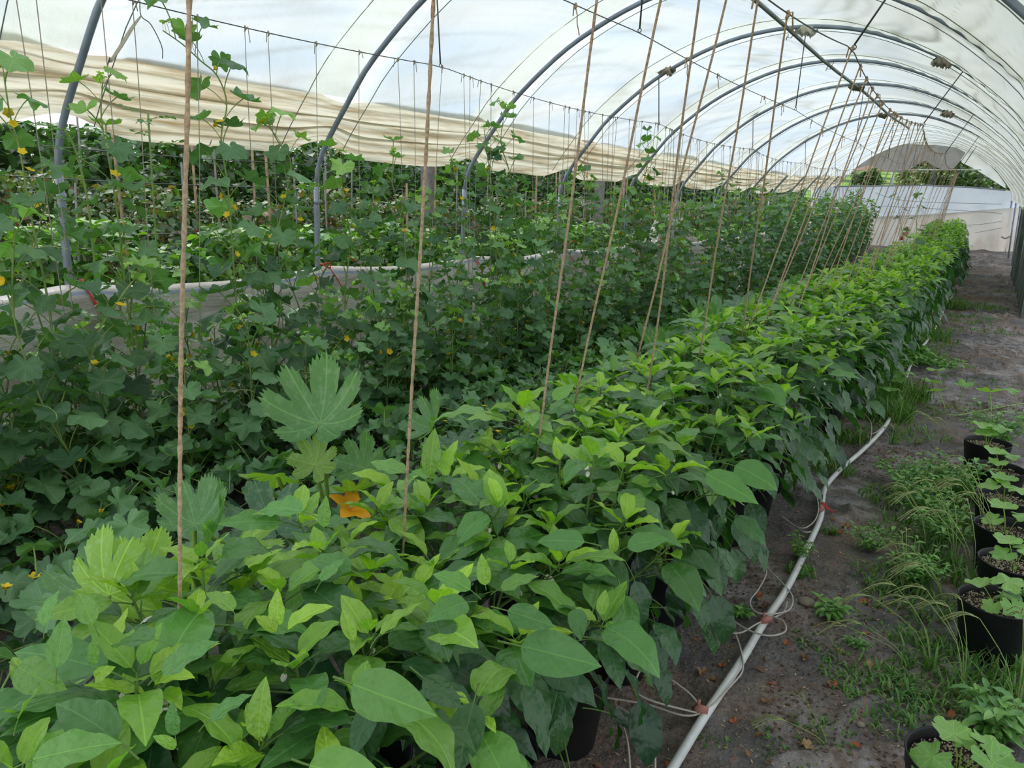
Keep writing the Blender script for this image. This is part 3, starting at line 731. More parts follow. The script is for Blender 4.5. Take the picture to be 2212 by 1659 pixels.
o = px_sheet('door_cloth', [(1850, 361, 364), (1880, 341, 357), (1903, 320, 366), (1925, 313, 371), (1950, 311, 372), (1975, 312, 360), (1998, 313, 347), (2020, 313, 360), (2040, 315, 368), (2060, 318, 364), (2072, 322, 350), (2085, 329, 332)], YE - 0.12, M_grey, fold=0.05, fs=14, seed=4)
tag(o, 'grey-brown cloth rolled up and sagging over the far doorway', 'cloth')
o = px_sheet('gable_flap', [(2068, 316, 330), (2078, 318, 352), (2100, 328, 362), (2130, 349, 380), (2155, 374, 396), (2172, 398, 407)], YE - 0.02, M_cov, fold=0.02)
tag(o, 'clear polythene flap right of the grey cloth at the far gable', 'plastic sheet')
o = px_sheet('gable_flap', [(1752, 395, 492), (1775, 386, 452), (1800, 371, 408), (1825, 357, 385), (1850, 341, 365), (1880, 322, 343), (1905, 309, 322), (1960, 298, 313), (2030, 300, 314), (2075, 314, 320)], YE - 0.01, M_cov, fold=0.02)
tag(o, 'white polythene gable flap left of the grey cloth, reaching down to the melons', 'plastic sheet')
m = MB()
P = [atY(px, py, YE - 0.05) for px, py in ((1770, 404), (1850, 402), (2000, 400.5), (2100, 405), (2172, 411))]; m.tube(P, 0.022, 8)
tag(ob('end_rail', m.mesh('end_rail', [M_galv])), 'horizontal pipe along the top of the white end sheet', 'pipe')
m = MB(); m.tube([atY(px, py, YE - 0.1) for px, py in ((1900, 367), (2000, 367), (2120, 367))], 0.02, 8); m.tube([atY(1929, 372, YE + .3), atY(1926, 402, YE + .3)], 0.045, 8)
tag(ob('door_pole', m.mesh('door_pole', [M_hose])), 'thin white pole across the far doorway with a short upright', 'pole')
for i, (a, b, c) in enumerate((((1890, 416), (1960, 434), (2165, 441)), ((1893, 445), (2000, 450), (2165, 461)), ((1990, 486), (2100, 486), (2165, 478)), ((2105, 503), (2140, 497), (2165, 492)))):
    m = MB(); m.tube(smooth_path([atY(*a, YE - 0.25), atY(*b, YE - 0.25), atY(*c, YE - 0.25)], 5), 0.006, 5)
    tag(ob('end_wire', m.mesh('end_wire', [M_wire])), 'dark wire stretched across the end sheet, %s from the top' % nth(i + 1), 'wire', 'wires across the end sheet')
e = ob('tied_sheet', None)
bpy.data.objects.remove(e)
m = MB(); m.tube(smooth_path([atY(2163, 511, YE - .4), atY(2172, 515, YE - .4), atY(2182, 510, YE - .4)], 4), 0.03, 6); tag(ob('cloth_tie', m.mesh('cloth_tie', [M_rag])), 'twisted rag tying the end sheet to the right post', 'rag')
# white sack with red lettering marks among the far plants
P = atX(1955, 505, -2.35 + 0); Ys_ = 17.0; P = atY(1955, 512, Ys_)
e = empty('feed_sack', tuple(P), 'white and red printed sack standing among the far peppers', 'sack')
m = MB(); V = []
for i in range(9):
    for j in range(16):
        a = 2 * PI * j / 16; zz = i / 8 * 0.34 - 0.12; r = 0.10 * (1 - 0.25 * (i / 8) ** 3)
        V.append((r * math.cos(a) * 1.1, r * math.sin(a) * 0.55, zz))
m.add(V, [(i * 16 + j, i * 16 + (j + 1) % 16, (i + 1) * 16 + (j + 1) % 16, (i + 1) * 16 + j) for i in range(8) for j in range(16)] + [tuple(8 * 16 + j for j in range(16))])
ob('bag', m.mesh('bag', [M_whi]), e)
m = MB()
for (x_, z_, w_, h_) in ((0.01, 0.16, 0.035, 0.010), (0.0, 0.185, 0.008, 0.02), (0.025, 0.185, 0.008, 0.02), (0.005, 0.08, 0.05, 0.010), (0.0, 0.045, 0.04, 0.012), (-0.06, -0.02, 0.03, 0.035)):
    m.box((x_, -0.058, z_), (w_, 0.002, h_))
ob('red_lettering', m.mesh('red_lettering', [M_red]), e)

# weathered planks along the right foot of the tunnel
for i in range(50):
    y = 15.4 + i * 0.16; h = 1.64 + 0.04 * math.sin(i * 2.1)
    m = MB(); m.box((0, 0, h / 2 - 0.02), (0.018, 0.072, h / 2 + 0.02), R=None)
    e = ob('plank', m.mesh('plank', [M_plank], smooth=False), None, warp((0.42 + 0.02 * math.sin(i * 1.7), y, -0.02)), (0, math.radians(rnd.uniform(-1, 1)), math.radians(rnd.uniform(-6, 6))))
    if i == 0: wallr = e
    if i: 
        e.parent = wallr; e.location = Vector(e.location) - Vector(wallr.location)
tag(wallr, 'weathered grey-green board wall along the right side of the tunnel', 'board wall'); wallr.name = 'board_wall'
wallr.rotation_euler = (0, 0, 0)

# ------------------------------------------------------------------ leaf templates
def pinnate_leaf(nu, nv, w=0.46, fold=0.35, bend=0.5, twist=0.0, wave=0.03, pet=0.32, seed=0, petbend=0.4, quilt=0.0):
    """blade of length 1 along +X from the petiole tip; petiole starts at the origin"""
    r = random.Random(seed); V = []; UV = []
    # petiole centre line
    pn = 3 if nu > 5 else 1; pp = []; a = petbend; x = z = 0.0
    for i in range(pn + 1):
        pp.append((x, z)); x += math.cos(a) * pet / pn; z += math.sin(a) * pet / pn; a -= petbend * 0.8 / pn
    bx, bz = pp[-1]; a = a + petbend * 0.1; cl = []; x, z = bx, bz
    for i in range(nu + 1):
        cl.append((x, z, a)); a2 = a - bend / nu * (0.6 + 0.8 * i / nu); x += math.cos(a) / nu; z += math.sin(a) / nu; a = a2
    mx_ = (0.36 ** 0.6) * (0.64 ** 1.05); ph = r.random() * 6
    for i in range(nu + 1):
        t = i / nu; x, z, a = cl[i]
        hw = w / 2 * (max(t, 0.001) ** 0.6) * (max(1 - t, 0) ** 1.05) / mx_
        if i == 0: hw = 0.012
        if i == nu: hw = 0.0
        tw = twist * t
        for j in range(nv + 1):
            s = 2 * j / nv - 1; f = fold * (1 - 0.5 * t)
            y = s * hw * math.cos(f * abs(s)); up = abs(s) * hw * math.sin(f) * (1 - 0.35 * abs(s))
            up += wave * math.sin(t * 17 + ph + (2 if s > 0 else 0)) * abs(s) ** 2 * math.sin(PI * t)
            if quilt: up += quilt * math.sin(t * 40) * math.sin(abs(s) * PI) * math.sin(PI * t)
            yy = y * math.cos(tw) - up * math.sin(tw); uu = y * math.sin(tw) + up * math.cos(tw)
            V.append((x - math.sin(a) * uu, yy, z + math.cos(a) * uu)); UV.append((t, 0.5 + s * hw))
    Fc = []; mi = []
    for i in range(nu):
        for j in range(nv):
            b = i * (nv + 1) + j; Fc.append((b, b + nv + 1, b + nv + 2, b + 1)); mi.append(0)
    b = len(V); n = 4 if nu > 5 else 3
    for i, (x, z) in enumerate(pp):
        for j in range(n):
            an = 2 * PI * j / n; rr = 0.016 - 0.004 * i / pn
            V.append((x, rr * math.cos(an), z + rr * math.sin(an))); UV.append((0, 0.5))
    for i in range(pn):
        for j in range(n):
            Fc.append((b + i * n + j, b + i * n + (j + 1) % n, b + (i + 1) * n + (j + 1) % n, b + (i + 1) * n + j)); mi.append(1)
    return V, Fc, mi, UV
MEL = [(0, 1.0), (7, .96), (12, .98), (18, .90), (26, .74), (34, .84), (42, .90), (48, .98), (56, .92), (62, .95), (70, .82), (78, .70), (88, .82), (96, .86), (104, .92), (112, .86), (120, .76), (128, .66), (138, .76), (148, .80), (160, .70), (170, .42), (180, .10)]
ZUC = [(0, 1.0), (12, .93), (19, .84), (23, .62), (26, .50), (29, .62), (34, .84), (46, .95), (57, .84), (62, .60), (65, .50), (68, .60), (75, .80), (90, .86), (104, .76), (110, .58), (114, .48), (118, .56), (128, .70), (146, .66), (160, .5), (172, .28), (180, .06)]
def palmate_leaf(kind, nth_, nr_, R=0.5, pet=1.0, petang=0.9, cup=0.25, wave=0.05, tilt=0.3, seed=0, serr=0.0, petr=0.018, petbend=0.5):
    """round lobed blade of diameter about 2R; UV in blade units with the notch at the origin"""
    r = random.Random(seed); C = MEL if kind == 'mel' else ZUC
    an = [q[0] for q in C]; ra = [q[1] for q in C]; V = []; UV = []; Fc = []; mi = []
    pp = []; a = petang; x = z = 0.0; pn = 4 if nth_ > 14 else 2
    for i in range(pn + 1):
        pp.append((x, z)); x += math.cos(a) * pet / pn; z += math.sin(a) * pet / pn; a -= petbend / pn
    bx, bz = pp[-1]
    if not pet: bx = bz = 0
    ph = r.random() * 6; asym = r.uniform(-0.07, 0.07); lf = 5 if kind == 'mel' else 7
    ct, st = math.cos(tilt), math.sin(tilt)
    def put(rr, th):
        px_, py_ = rr * math.cos(th), rr * math.sin(th); q = rr / R
        zz = cup * R * q * q + wave * R * math.sin(lf * th + ph) * q ** 2 + wave * 0.7 * R * math.sin(3 * th + ph * 2) * q
        # raised ribs
        V.append((bx + px_ * ct + zz * st, py_, bz - px_ * st + zz * ct)); UV.append((px_ / R * 0.5, 0.5 + py_ / R * 0.5))
    put(0, 0)
    for k in range(1, nr_ + 1):
        f = (k / nr_) ** 0.85
        for i in range(nth_ + 1):
            d = -176 + 352 * i / nth_; rad = np.interp(abs(d), an, ra) * (1 + asym * math.sin(math.radians(d)))
            if k == nr_ and serr: rad *= 1 + (serr if i % 2 else -serr) * (0.6 + 0.8 * r.random())
            ff = f if k == nr_ else f * (1 - 0.0)
            if kind == 'zuc' and k < nr_: rad = rad * (0.35 + 0.65 * f) + (0.65 - 0.65 * f) * 0.62 
            put(R * rad * ff, math.radians(d))
    n = nth_ + 1
    for i in range(nth_): Fc.append((0, 1 + i, 2 + i)); mi.append(0)
    for k in range(nr_ - 1):
        for i in range(nth_):
            b = 1 + k * n + i; Fc.append((b, b + n, b + n + 1, b + 1)); mi.append(0)
    if pet:
        b = len(V); q = 5 if nth_ > 14 else 3
        for i, (x, z) in enumerate(pp):
            for j in range(q):
                aa = 2 * PI * j / q; V.append((x, petr * math.cos(aa), z + petr * math.sin(aa))); UV.append((0, 0))
        for i in range(pn):
            for j in range(q):
                Fc.append((b + i * q + j, b + i * q + (j + 1) % q, b + (i + 1) * q + (j + 1) % q, b + (i + 1) * q + j)); mi.append(1)
    return V, Fc, mi, UV
def tmpl(name, data, mats): 
    V, Fc, mi, UV = data; return mesh_np(name, np.array(V), Fc, mats, mi, UV)
PEP = {}
for lod, (nu, nv) in {'hi': (14, 6), 'mid': (7, 4), 'low': (4, 2)}.items():
    PEP[lod] = {'big': [pinnate_leaf(nu, nv, 0.50 + 0.05 * (i % 3), 0.25 + 0.12 * (i % 2), 0.35 + 0.28 * i, 0.25 * (i % 3 - 1), 0.035, 0.34, i, 0.35) for i in range(5)],
                'young': [pinnate_leaf(nu, nv, 0.50 + 0.06 * (i % 2), 0.55 + 0.12 * i, 0.15 + 0.3 * i, 0.15 * (i % 3 - 1), 0.03, 0.16, i + 9, 0.1, 0.008) for i in range(4)],
                'droop': [pinnate_leaf(nu, nv, 0.46 + 0.04 * i, 0.22, 0.7 + 0.25 * i, 0.3 * (i - 1), 0.04, 0.45, i + 19, 0.5) for i in range(3)]}
PEPM = {l: {k: [tmpl('pepper_leaf_' + k, q, [M_pep, M_pst]) for q in v] for k, v in d.items()} for l, d in PEP.items()}
MELD = {lod: [palmate_leaf('mel', nt_, nr_, 0.5, 0.85 + 0.1 * (i % 3), 1.05, (0.38, -0.25, 0.12, 0.5, -0.12, 0.25)[i], 0.13 + 0.04 * (i % 3), 0.35 + 0.2 * (i % 3), i, 0.012 if lod != 'low' else 0, 0.02, 0.55) for i in range(6)] for lod, (nt_, nr_) in {'hi': (44, 4), 'mid': (26, 3), 'low': (12, 2)}.items()}
MELM = {l: [tmpl('melon_leaf', q, [M_mel, M_mst]) for q in v] for l, v in MELD.items()}
ZUCM = [tmpl('zucchini_leaf', palmate_leaf('zuc', 150, 7, 0.5, 0.0, 0, (0.75, 0.28, 0.6, -0.15, 0.12)[i], 0.08, 0.0, i, 0.035), [M_zuc, M_zst]) for i in range(5)]
SEEDM = [tmpl('seedling_leaf', palmate_leaf('mel' if i else 'mel', 60, 4, 0.5, 0.8, 1.15, (0.25, -0.1, 0.1)[i], 0.09, 0.3, i + 40, 0.025, 0.022, 0.5), [M_seed, M_zst]) for i in range(3)]
def petals(n, L, wd, up, name, mat, n2=4, cup=0.3, throat=True):
    m = MB()
    for k in range(n):
        a = 2 * PI * k / n; V = []
        for i in range(n2 + 1):
            t = i / n2; hw = wd * math.sin(PI * min(0.97, 0.18 + 0.8 * t)) ** 0.8; rr = L * t * math.cos(up * (1 - t * cup)); zz = L * t * math.sin(up * (1 - t * cup))
            for s in (-1, 0, 1):
                V.append((rr * math.cos(a) - s * hw * math.sin(a), rr * math.sin(a) + s * hw * math.cos(a), zz - (0.15 * hw if s == 0 else 0)))
        m.add(V, [(i * 3 + j, (i + 1) * 3 + j, (i + 1) * 3 + j + 1, i * 3 + j + 1) for i in range(n2) for j in range(2)])
    if throat: m.lathe([(0.0, -L * 0.9), (L * 0.10, -L * 0.85), (L * 0.13, -L * 0.4), (L * 0.1, 0.0)], 8, 1)
    return m.mesh(name, [mat, M_pst])
FL_mel = [petals(5, 0.020, 0.009, 0.5 + 0.5 * i, 'flower', M_yel) for i in range(2)]
FL_pep = [petals(6, 0.013, 0.0045, 1.15, 'flower', M_whi, cup=-0.2), petals(6, 0.014, 0.005, 0.35, 'flower', M_whi)]
FL_zuc = petals(5, 0.09, 0.028, 0.95, 'zucchini_flower', M_ora, 6, 0.6)
def fruit_mesh(kind):
    m = MB()
    if kind == 'pepper':
        V = []; n = 14; prof_ = [(0.004, 0), (0.022, -0.004), (0.032, -0.018), (0.033, -0.04), (0.029, -0.06), (0.02, -0.076), (0.004, -0.078)]
        for r, z in prof_:
            for j in range(n):
                a = 2 * PI * j / n; rr = r * (1 + 0.10 * math.cos(3 * a)); V.append((rr * math.cos(a), rr * math.sin(a), z + 0.0))
        m.add(V, [(i * n + (j + 1) % n, i * n + j, (i + 1) * n + j, (i + 1) * n + (j + 1) % n) for i in range(len(prof_) - 1) for j in range(n)])
        m.tube([(0, 0, 0), (0.002, 0, 0.02), (0.012, 0, 0.035)], 0.004, 6, 1)
        return m.mesh('pepper_fruit', [M_fruit, M_pst])
    m.lathe([(0.002, -0.04), (0.03, -0.032), (0.045, 0), (0.03, 0.032), (0.004, 0.04)], 16); m.tube([(0, 0, 0.04), (0.0, 0, 0.07), (0.01, 0, 0.1)], 0.003, 6, 1)
    return m.mesh('melon_fruit', [M_melf, M_mst])
FR_p = fruit_mesh('pepper'); FR_m = fruit_mesh('melon')
def tendril_mesh(seed):
    r = random.Random(seed); m = MB(); P = [(0, 0, 0)]; L = r.uniform(0.12, 0.22); a0 = r.uniform(0.2, 0.7); 
    for i in range(1, 12):
        t = i / 11; P.append((L * t * math.cos(a0 * (1 - t)), 0.05 * math.sin(t * 3 + seed), L * t * math.sin(a0) - 0.09 * t * t))
    ex, ey, ez = P[-1]
    if seed % 2:
        for i in range(14):
            a = i * 0.7; P.append((ex + 0.012 * math.sin(a) + i * 0.001, ey, ez + 0.012 * (1 - math.cos(a))))
    m.tube(P, 0.0015, 4); return m.mesh('tendril', [M_tend])
TEND = [tendril_mesh(i) for i in range(6)]

def frame(d, up=(0, 0, 1), roll=0.0):
    """matrix with local +X along d and local +Z as near as possible to up"""
    x = Vector(d).normalized(); u = Vector(up)
    y = u.cross(x)
    if y.length < 1e-4: y = Vector((0, 1, 0)).cross(x)
    y.normalize(); z = x.cross(y)
    m = Matrix((x, y, z)).transposed()
    if roll: m = m @ Matrix.Rotation(roll, 3, 'X')
    return m
def eul(az, pitch, roll): return (Matrix.Rotation(az, 3, 'Z') @ Matrix.Rotation(-pitch, 3, 'Y') @ Matrix.Rotation(roll, 3, 'X'))
def put(name, me, parent, p, m3, s, color=None):
    o = bpy.data.objects.new(name, me); col.objects.link(o)
    mm = m3.to_4x4(); mm = mm @ Matrix.Scale(s, 4); mm.translation = Vector(p)
    o.parent = parent; o.matrix_basis = mm
    if color is not None: o.color = (color[0], color[1], color[2], 1)
    return o
class Soup:
    """many small leaves joined into one mesh (far or tiny foliage), coloured through a vertex attribute"""
    def __init__(s): s.V = []; s.F = {}; s.C = []; s.n = 0; s.fl = []; s.mi = []
    def add(s, data, p, m3, sc_, c, cs=(0.2, 0.3, 0.08)):
        V, Fc, mi, UV = data; A = np.array(V) @ np.array(m3).T * sc_ + np.array(p)
        s.V.append(A); C = np.empty((len(V), 3)); C[:] = c; s.C.append(C)
        for f in Fc: s.fl.append(tuple(s.n + q for q in f))
        s.n += len(V)
    def add_tube(s, P, r, c, n=3):
        m = MB(); m.tube(P, r, n, cap=False); s.V.append(np.array(m.v)); C = np.empty((len(m.v), 3)); C[:] = c; s.C.append(C)
        for f in m.f: s.fl.append(tuple(s.n + q for q in f))
        s.n += len(m.v)
    def mesh(s, name, mat=None):
        return mesh_np(name, np.concatenate(s.V), s.fl, [mat or M_fol], colr=np.concatenate(s.C))
def lerp(a, b, t): return tuple(x + (y - x) * t for x, y in zip(a, b))
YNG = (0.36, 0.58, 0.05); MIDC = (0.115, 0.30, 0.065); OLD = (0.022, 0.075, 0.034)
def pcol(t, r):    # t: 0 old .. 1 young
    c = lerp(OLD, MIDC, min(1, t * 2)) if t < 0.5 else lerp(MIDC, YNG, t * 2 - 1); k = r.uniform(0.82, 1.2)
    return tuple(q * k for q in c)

# ------------------------------------------------------------------ pots
def pot_mesh(r1, r0, h, nm='pot'):
    m = MB(); m.lathe([(0.001, 0.004), (r0 * 0.96, 0.0), (r0, 0.006), (r1 * 0.94, h * 0.80), (r1 * 0.955, h * 0.81), (r1 * 0.98, h * 0.985), (r1, h), (r1 * 0.985, h + 0.003), (r1 * 0.95, h - 0.002), (r1 * 0.92, h * 0.85), (r0 * 0.95, 0.01)], 40)
    return m.mesh(nm, [M_pot])
POT = pot_mesh(0.142, 0.105, 0.27); POT2 = pot_mesh(0.140, 0.105, 0.235)
def soil_mesh(r, z, seed):
    n = 26; V = [(0, 0, z)]; Fc = []
    for k in range(1, 8):
        for j in range(n):
            a = 2 * PI * j / n; rr = r * k / 7; V.append((rr * math.cos(a), rr * math.sin(a), z + 0.014 * (float(vn(rr * 30 + seed, a * 5)) - 0.5)))
    Fc = [(0, 1 + j, 1 + (j + 1) % n) for j in range(n)] + [(1 + (k - 1) * n + j, 1 + k * n + j, 1 + k * n + (j + 1) % n, 1 + (k - 1) * n + (j + 1) % n) for k in range(1, 7) for j in range(n)]
    return mesh_np('soil', np.array(V), Fc, [M_soil])
SOIL = soil_mesh(0.130, 0.225, 1); SOIL2 = soil_mesh(0.129, 0.198, 2)
def perlite_mesh(r, z, n, seed, name='perlite'):
    rs = np.random.RandomState(seed); V = []; Fc = []
    oc = [(1, 0, 0), (0, 1, 0), (-1, 0, 0), (0, -1, 0), (0, 0, 1), (0, 0, -1)]; fc = [(0, 1, 4), (1, 2, 4), (2, 3, 4), (3, 0, 4), (1, 0, 5), (2, 1, 5), (3, 2, 5), (0, 3, 5)]
    for i in range(n):
        a = rs.rand() * 2 * PI; q = r * math.sqrt(rs.rand()); s_ = rs.uniform(0.0016, 0.0042); b = len(V)
        if vn(math.cos(a) * q * 40, math.sin(a) * q * 40, seed) < 0.35: continue
        R_ = rs.uniform(0.7, 1.3, (6, 1)); V += list(np.array(oc) * s_ * R_ + np.array([q * math.cos(a), q * math.sin(a), z + rs.uniform(-.002, .005)]))
        Fc += [tuple(b + k_ for k_ in f) for f in fc]
    return mesh_np(name, np.array(V), Fc, [M_perl])
PERL = [perlite_mesh(0.125, 0.205, 900, 3), perlite_mesh(0.125, 0.205, 700, 4)]

# ------------------------------------------------------------------ pepper rows
pep_count = 0
def pepper(x, y, row, idx, h):
    global pep_count; pep_count += 1
    r = random.Random(1000 + pep_count); base = warp((x, y, 0))
    dist = math.hypot(x, y); lod = 'hi' if dist < 3.2 else ('mid' if dist < 8 else 'low'); joined = y > 12.5
    e = empty('pepper_plant', base, 'bushy green potted pepper plant, %s from the near end of the %s row' % (nth(idx), row), 'pepper plant', 'pepper plants of the %s row' % row)
    if y < 15 and row == 'path-side':
        ob('pot', POT, e); ob('soil', SOIL, e)
    elif y < 9: ob('pot', POT, e)
    soup = Soup() if joined else None
    m = MB(); rp = 0.30; tips = []
    ntip = 9 if y < 12.5 else 7
    for i in range(ntip):
        a = i * 2.39996 + r.uniform(-.3, .3); q = rp * math.sqrt((i + 0.35) / ntip)
        tz = h * (1.0 - 0.16 * (q / rp) ** 2) + r.uniform(-0.11, 0.07)
        tx, ty = q * math.cos(a), q * math.sin(a) * 1.0; tips.append((tx, ty, tz))
    fork = (r.uniform(-.02, .02), r.uniform(-.02, .02), 0.42)
    if not joined: m.tube([(0, 0, 0.20), (0.005, 0, 0.32), fork], [0.009, 0.008, 0.008], 6)
    def leaf(kind, p, az, pitch, roll, s, t):
        c = pcol(t, r)
        if joined:
            soup.add(PEP['low'][kind][r.randrange(len(PEP['low'][kind]))], p, eul(az, pitch, roll), s, c)
        else:
            L = PEPM[lod][kind]; put('leaf', L[r.randrange(len(L))], e, p, eul(az, pitch, roll), s, c)
    for k, T in enumerate(tips):
        mid = tuple((fork[i] * 0.45 + T[i] * 0.55) + (0.03 * (1 if i < 2 else 0)) * r.uniform(-1, 1) for i in range(3))
        P = smooth_path([fork, mid, T], 3)
        if not joined: m.tube(P, [0.006 - 0.0035 * i / (len(P) - 1) for i in range(len(P))], 5 if dist < 4 else 3, cap=False)
        else: soup.add_tube([fork, mid, T], 0.004, (0.12, 0.22, 0.05))
        g = r.random() * 6.28; out = math.atan2(T[1], T[0])
        for i in range(4):
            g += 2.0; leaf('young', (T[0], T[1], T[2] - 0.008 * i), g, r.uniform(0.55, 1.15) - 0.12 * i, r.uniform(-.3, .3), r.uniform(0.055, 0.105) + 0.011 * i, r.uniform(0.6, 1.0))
        for i in range(4):
            g += 2.2; f = 0.06 + 0.05 * i; p = tuple(T[q] + (mid[q] - T[q]) * f * 1.6 for q in range(3))
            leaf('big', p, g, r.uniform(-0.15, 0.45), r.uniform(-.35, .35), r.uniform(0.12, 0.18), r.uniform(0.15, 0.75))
        if not joined or k % 2 == 0:
            for i in range(3):
                f = 0.45 + 0.2 * i; p = tuple(T[q] + (mid[q] - T[q]) * f for q in range(3))
                az = out + r.uniform(-1.2, 1.2)
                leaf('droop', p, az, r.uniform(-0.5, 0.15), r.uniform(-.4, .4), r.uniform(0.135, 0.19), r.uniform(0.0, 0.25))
    # skirts of large hanging leaves
    ns = (20 if row == 'path-side' else 9) if not joined else 14
    for i in range(ns):
        az = r.uniform(-1.7, 1.7) if row == 'path-side' else r.uniform(1.3, 5.0)
        zz = r.uniform(0.33, h * 0.80); q = 0.12 + 0.13 * math.sin(PI * min(1, zz / h)) + r.uniform(-0.03, 0.05)
        if y > 8: q += 0.06
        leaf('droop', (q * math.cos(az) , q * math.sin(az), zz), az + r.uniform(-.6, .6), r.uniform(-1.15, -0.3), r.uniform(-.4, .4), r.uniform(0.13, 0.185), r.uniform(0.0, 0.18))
    if not joined:
        ob('stem', m.mesh('stem', [M_pst]), e)
        for i in range(7 if dist < 3.5 else 3):
            T = tips[r.randrange(ntip)]; a = r.random() * 6.28
            put('flower', FL_pep[0 if r.random() < 0.75 else 1], e, (T[0] + 0.025 * math.cos(a), T[1] + 0.025 * math.sin(a), T[2] - r.uniform(0.03, 0.07)), eul(a, r.uniform(-0.2, 0.2), 0) @ Matrix.Rotation(PI * 0.85, 3, 'Y'), r.uniform(0.9, 1.3))
        for i in range(2 if dist < 5 else 0):
            a = r.uniform(-1, 1); put('fruit', FR_p, e, (0.13 * math.cos(a), 0.13 * math.sin(a), r.uniform(0.42, 0.6)), eul(r.random() * 6, 0, 0), r.uniform(0.7, 1.1))
    else:
        o = ob('foliage', soup.mesh('foliage'), e); o['kind'] = 'stuff'
    return e
rows = {'path-side': (-0.97, 0.55), 'inner': (-1.24, 0.35)}
PEPPERS = {}
for row, (X, ys0) in rows.items():
    y = ys0; i = 0
    while y < 28.2:
        i += 1; h = 0.88 + 0.12 * min(1, max(0, (y - 1) / 4)) + 0.10 * min(1, max(0, (y - 6) / 8)) + rnd.uniform(-0.04, 0.04)
        PEPPERS[(row, i)] = pepper(X + rnd.uniform(-0.03, 0.03) - (0.20 if row == 'inner' else 0.04) * min(1, max(0, (y - 1.8) / 3)), y, row, i, h); y += 0.45 if y < 12 else 0.52

# ------------------------------------------------------------------ melons
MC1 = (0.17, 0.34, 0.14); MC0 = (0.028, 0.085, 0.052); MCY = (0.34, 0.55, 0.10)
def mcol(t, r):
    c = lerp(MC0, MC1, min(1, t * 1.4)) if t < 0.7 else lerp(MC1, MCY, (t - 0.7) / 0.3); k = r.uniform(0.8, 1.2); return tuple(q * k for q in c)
def melon_carpet(x, y, idx, seed, lane):
    r = random.Random(seed); base = warp((x, y, 0)); d = math.hypot(x, y); lod = 'hi' if d < 3.6 else ('mid' if d < 7 else 'low'); joined = y > 8.5
    e = empty('melon_vine', base, 'low melon vine on the ground, %s from the near end in the %s lane' % (nth(idx), lane), 'melon plant', 'melon vines covering the ground')
    soup = Soup(); m = MB(); n = 24 if not joined else 16
    for v in range(3):
        a = r.random() * 6.28; P = [(0, 0, 0.02)]
        for i in range(1, 6):
            a += r.uniform(-.4, .4); P.append((P[-1][0] + 0.09 * math.cos(a), P[-1][1] + 0.09 * math.sin(a), 0.05 + 0.16 * math.sin(i * 0.5)))
        P = smooth_path(P, 2); m.tube(P, 0.004, 4, cap=False)
    for i in range(n):
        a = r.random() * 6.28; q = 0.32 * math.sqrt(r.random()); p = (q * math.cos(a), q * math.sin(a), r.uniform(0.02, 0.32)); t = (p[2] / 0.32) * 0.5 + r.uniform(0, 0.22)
        s = r.uniform(0.11, 0.185); az = r.random() * 6.28; m3 = eul(az, r.uniform(-0.25, 0.15), r.uniform(-.3, .3))
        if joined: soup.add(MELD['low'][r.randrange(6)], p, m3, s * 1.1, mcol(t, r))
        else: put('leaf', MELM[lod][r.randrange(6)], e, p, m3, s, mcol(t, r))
    if joined: o = ob('foliage', soup.mesh('foliage'), e); o['kind'] = 'stuff'
    else: ob('vine_stem', m.mesh('vine_stem', [M_mst]), e)
    if y < 9:
        for i in range(r.choice([0, 1, 2, 2])):
            a = r.random() * 6.28; put('flower', FL_mel[r.randrange(2)], e, (0.2 * math.cos(a), 0.2 * math.sin(a), r.uniform(0.28, 0.40)), eul(a, 0, 0) @ Matrix.Rotation(r.uniform(-.9, .9), 3, 'Y'), r.uniform(0.9, 1.25))
        for i in range(r.choice([0, 1, 2, 2])):
            a = r.random() * 6.28; put('tendril', TEND[r.randrange(6)], e, (0.15 * math.cos(a), 0.15 * math.sin(a), r.uniform(0.24, 0.34)), eul(a, r.uniform(0, .6), 0), 1.0)
i = 0
for iy, y in enumerate(np.arange(0.9, 14.0, 0.40)):
    for x, lane in ((-2.2, 'pepper-side'), (-2.6, 'second'), (-3.0, 'middle'), (-3.4, 'fourth'), (-3.8, 'post-side')):
        if y > 9 and x < -3.3: continue
        if y < 3.4 and x > -2.5 and y > 0.9 and rnd.random() < 0.7: continue
        i += 1; melon_carpet(x + rnd.uniform(-.12, .12), y + rnd.uniform(-.12, .12), iy + 1, 5000 + i, lane)

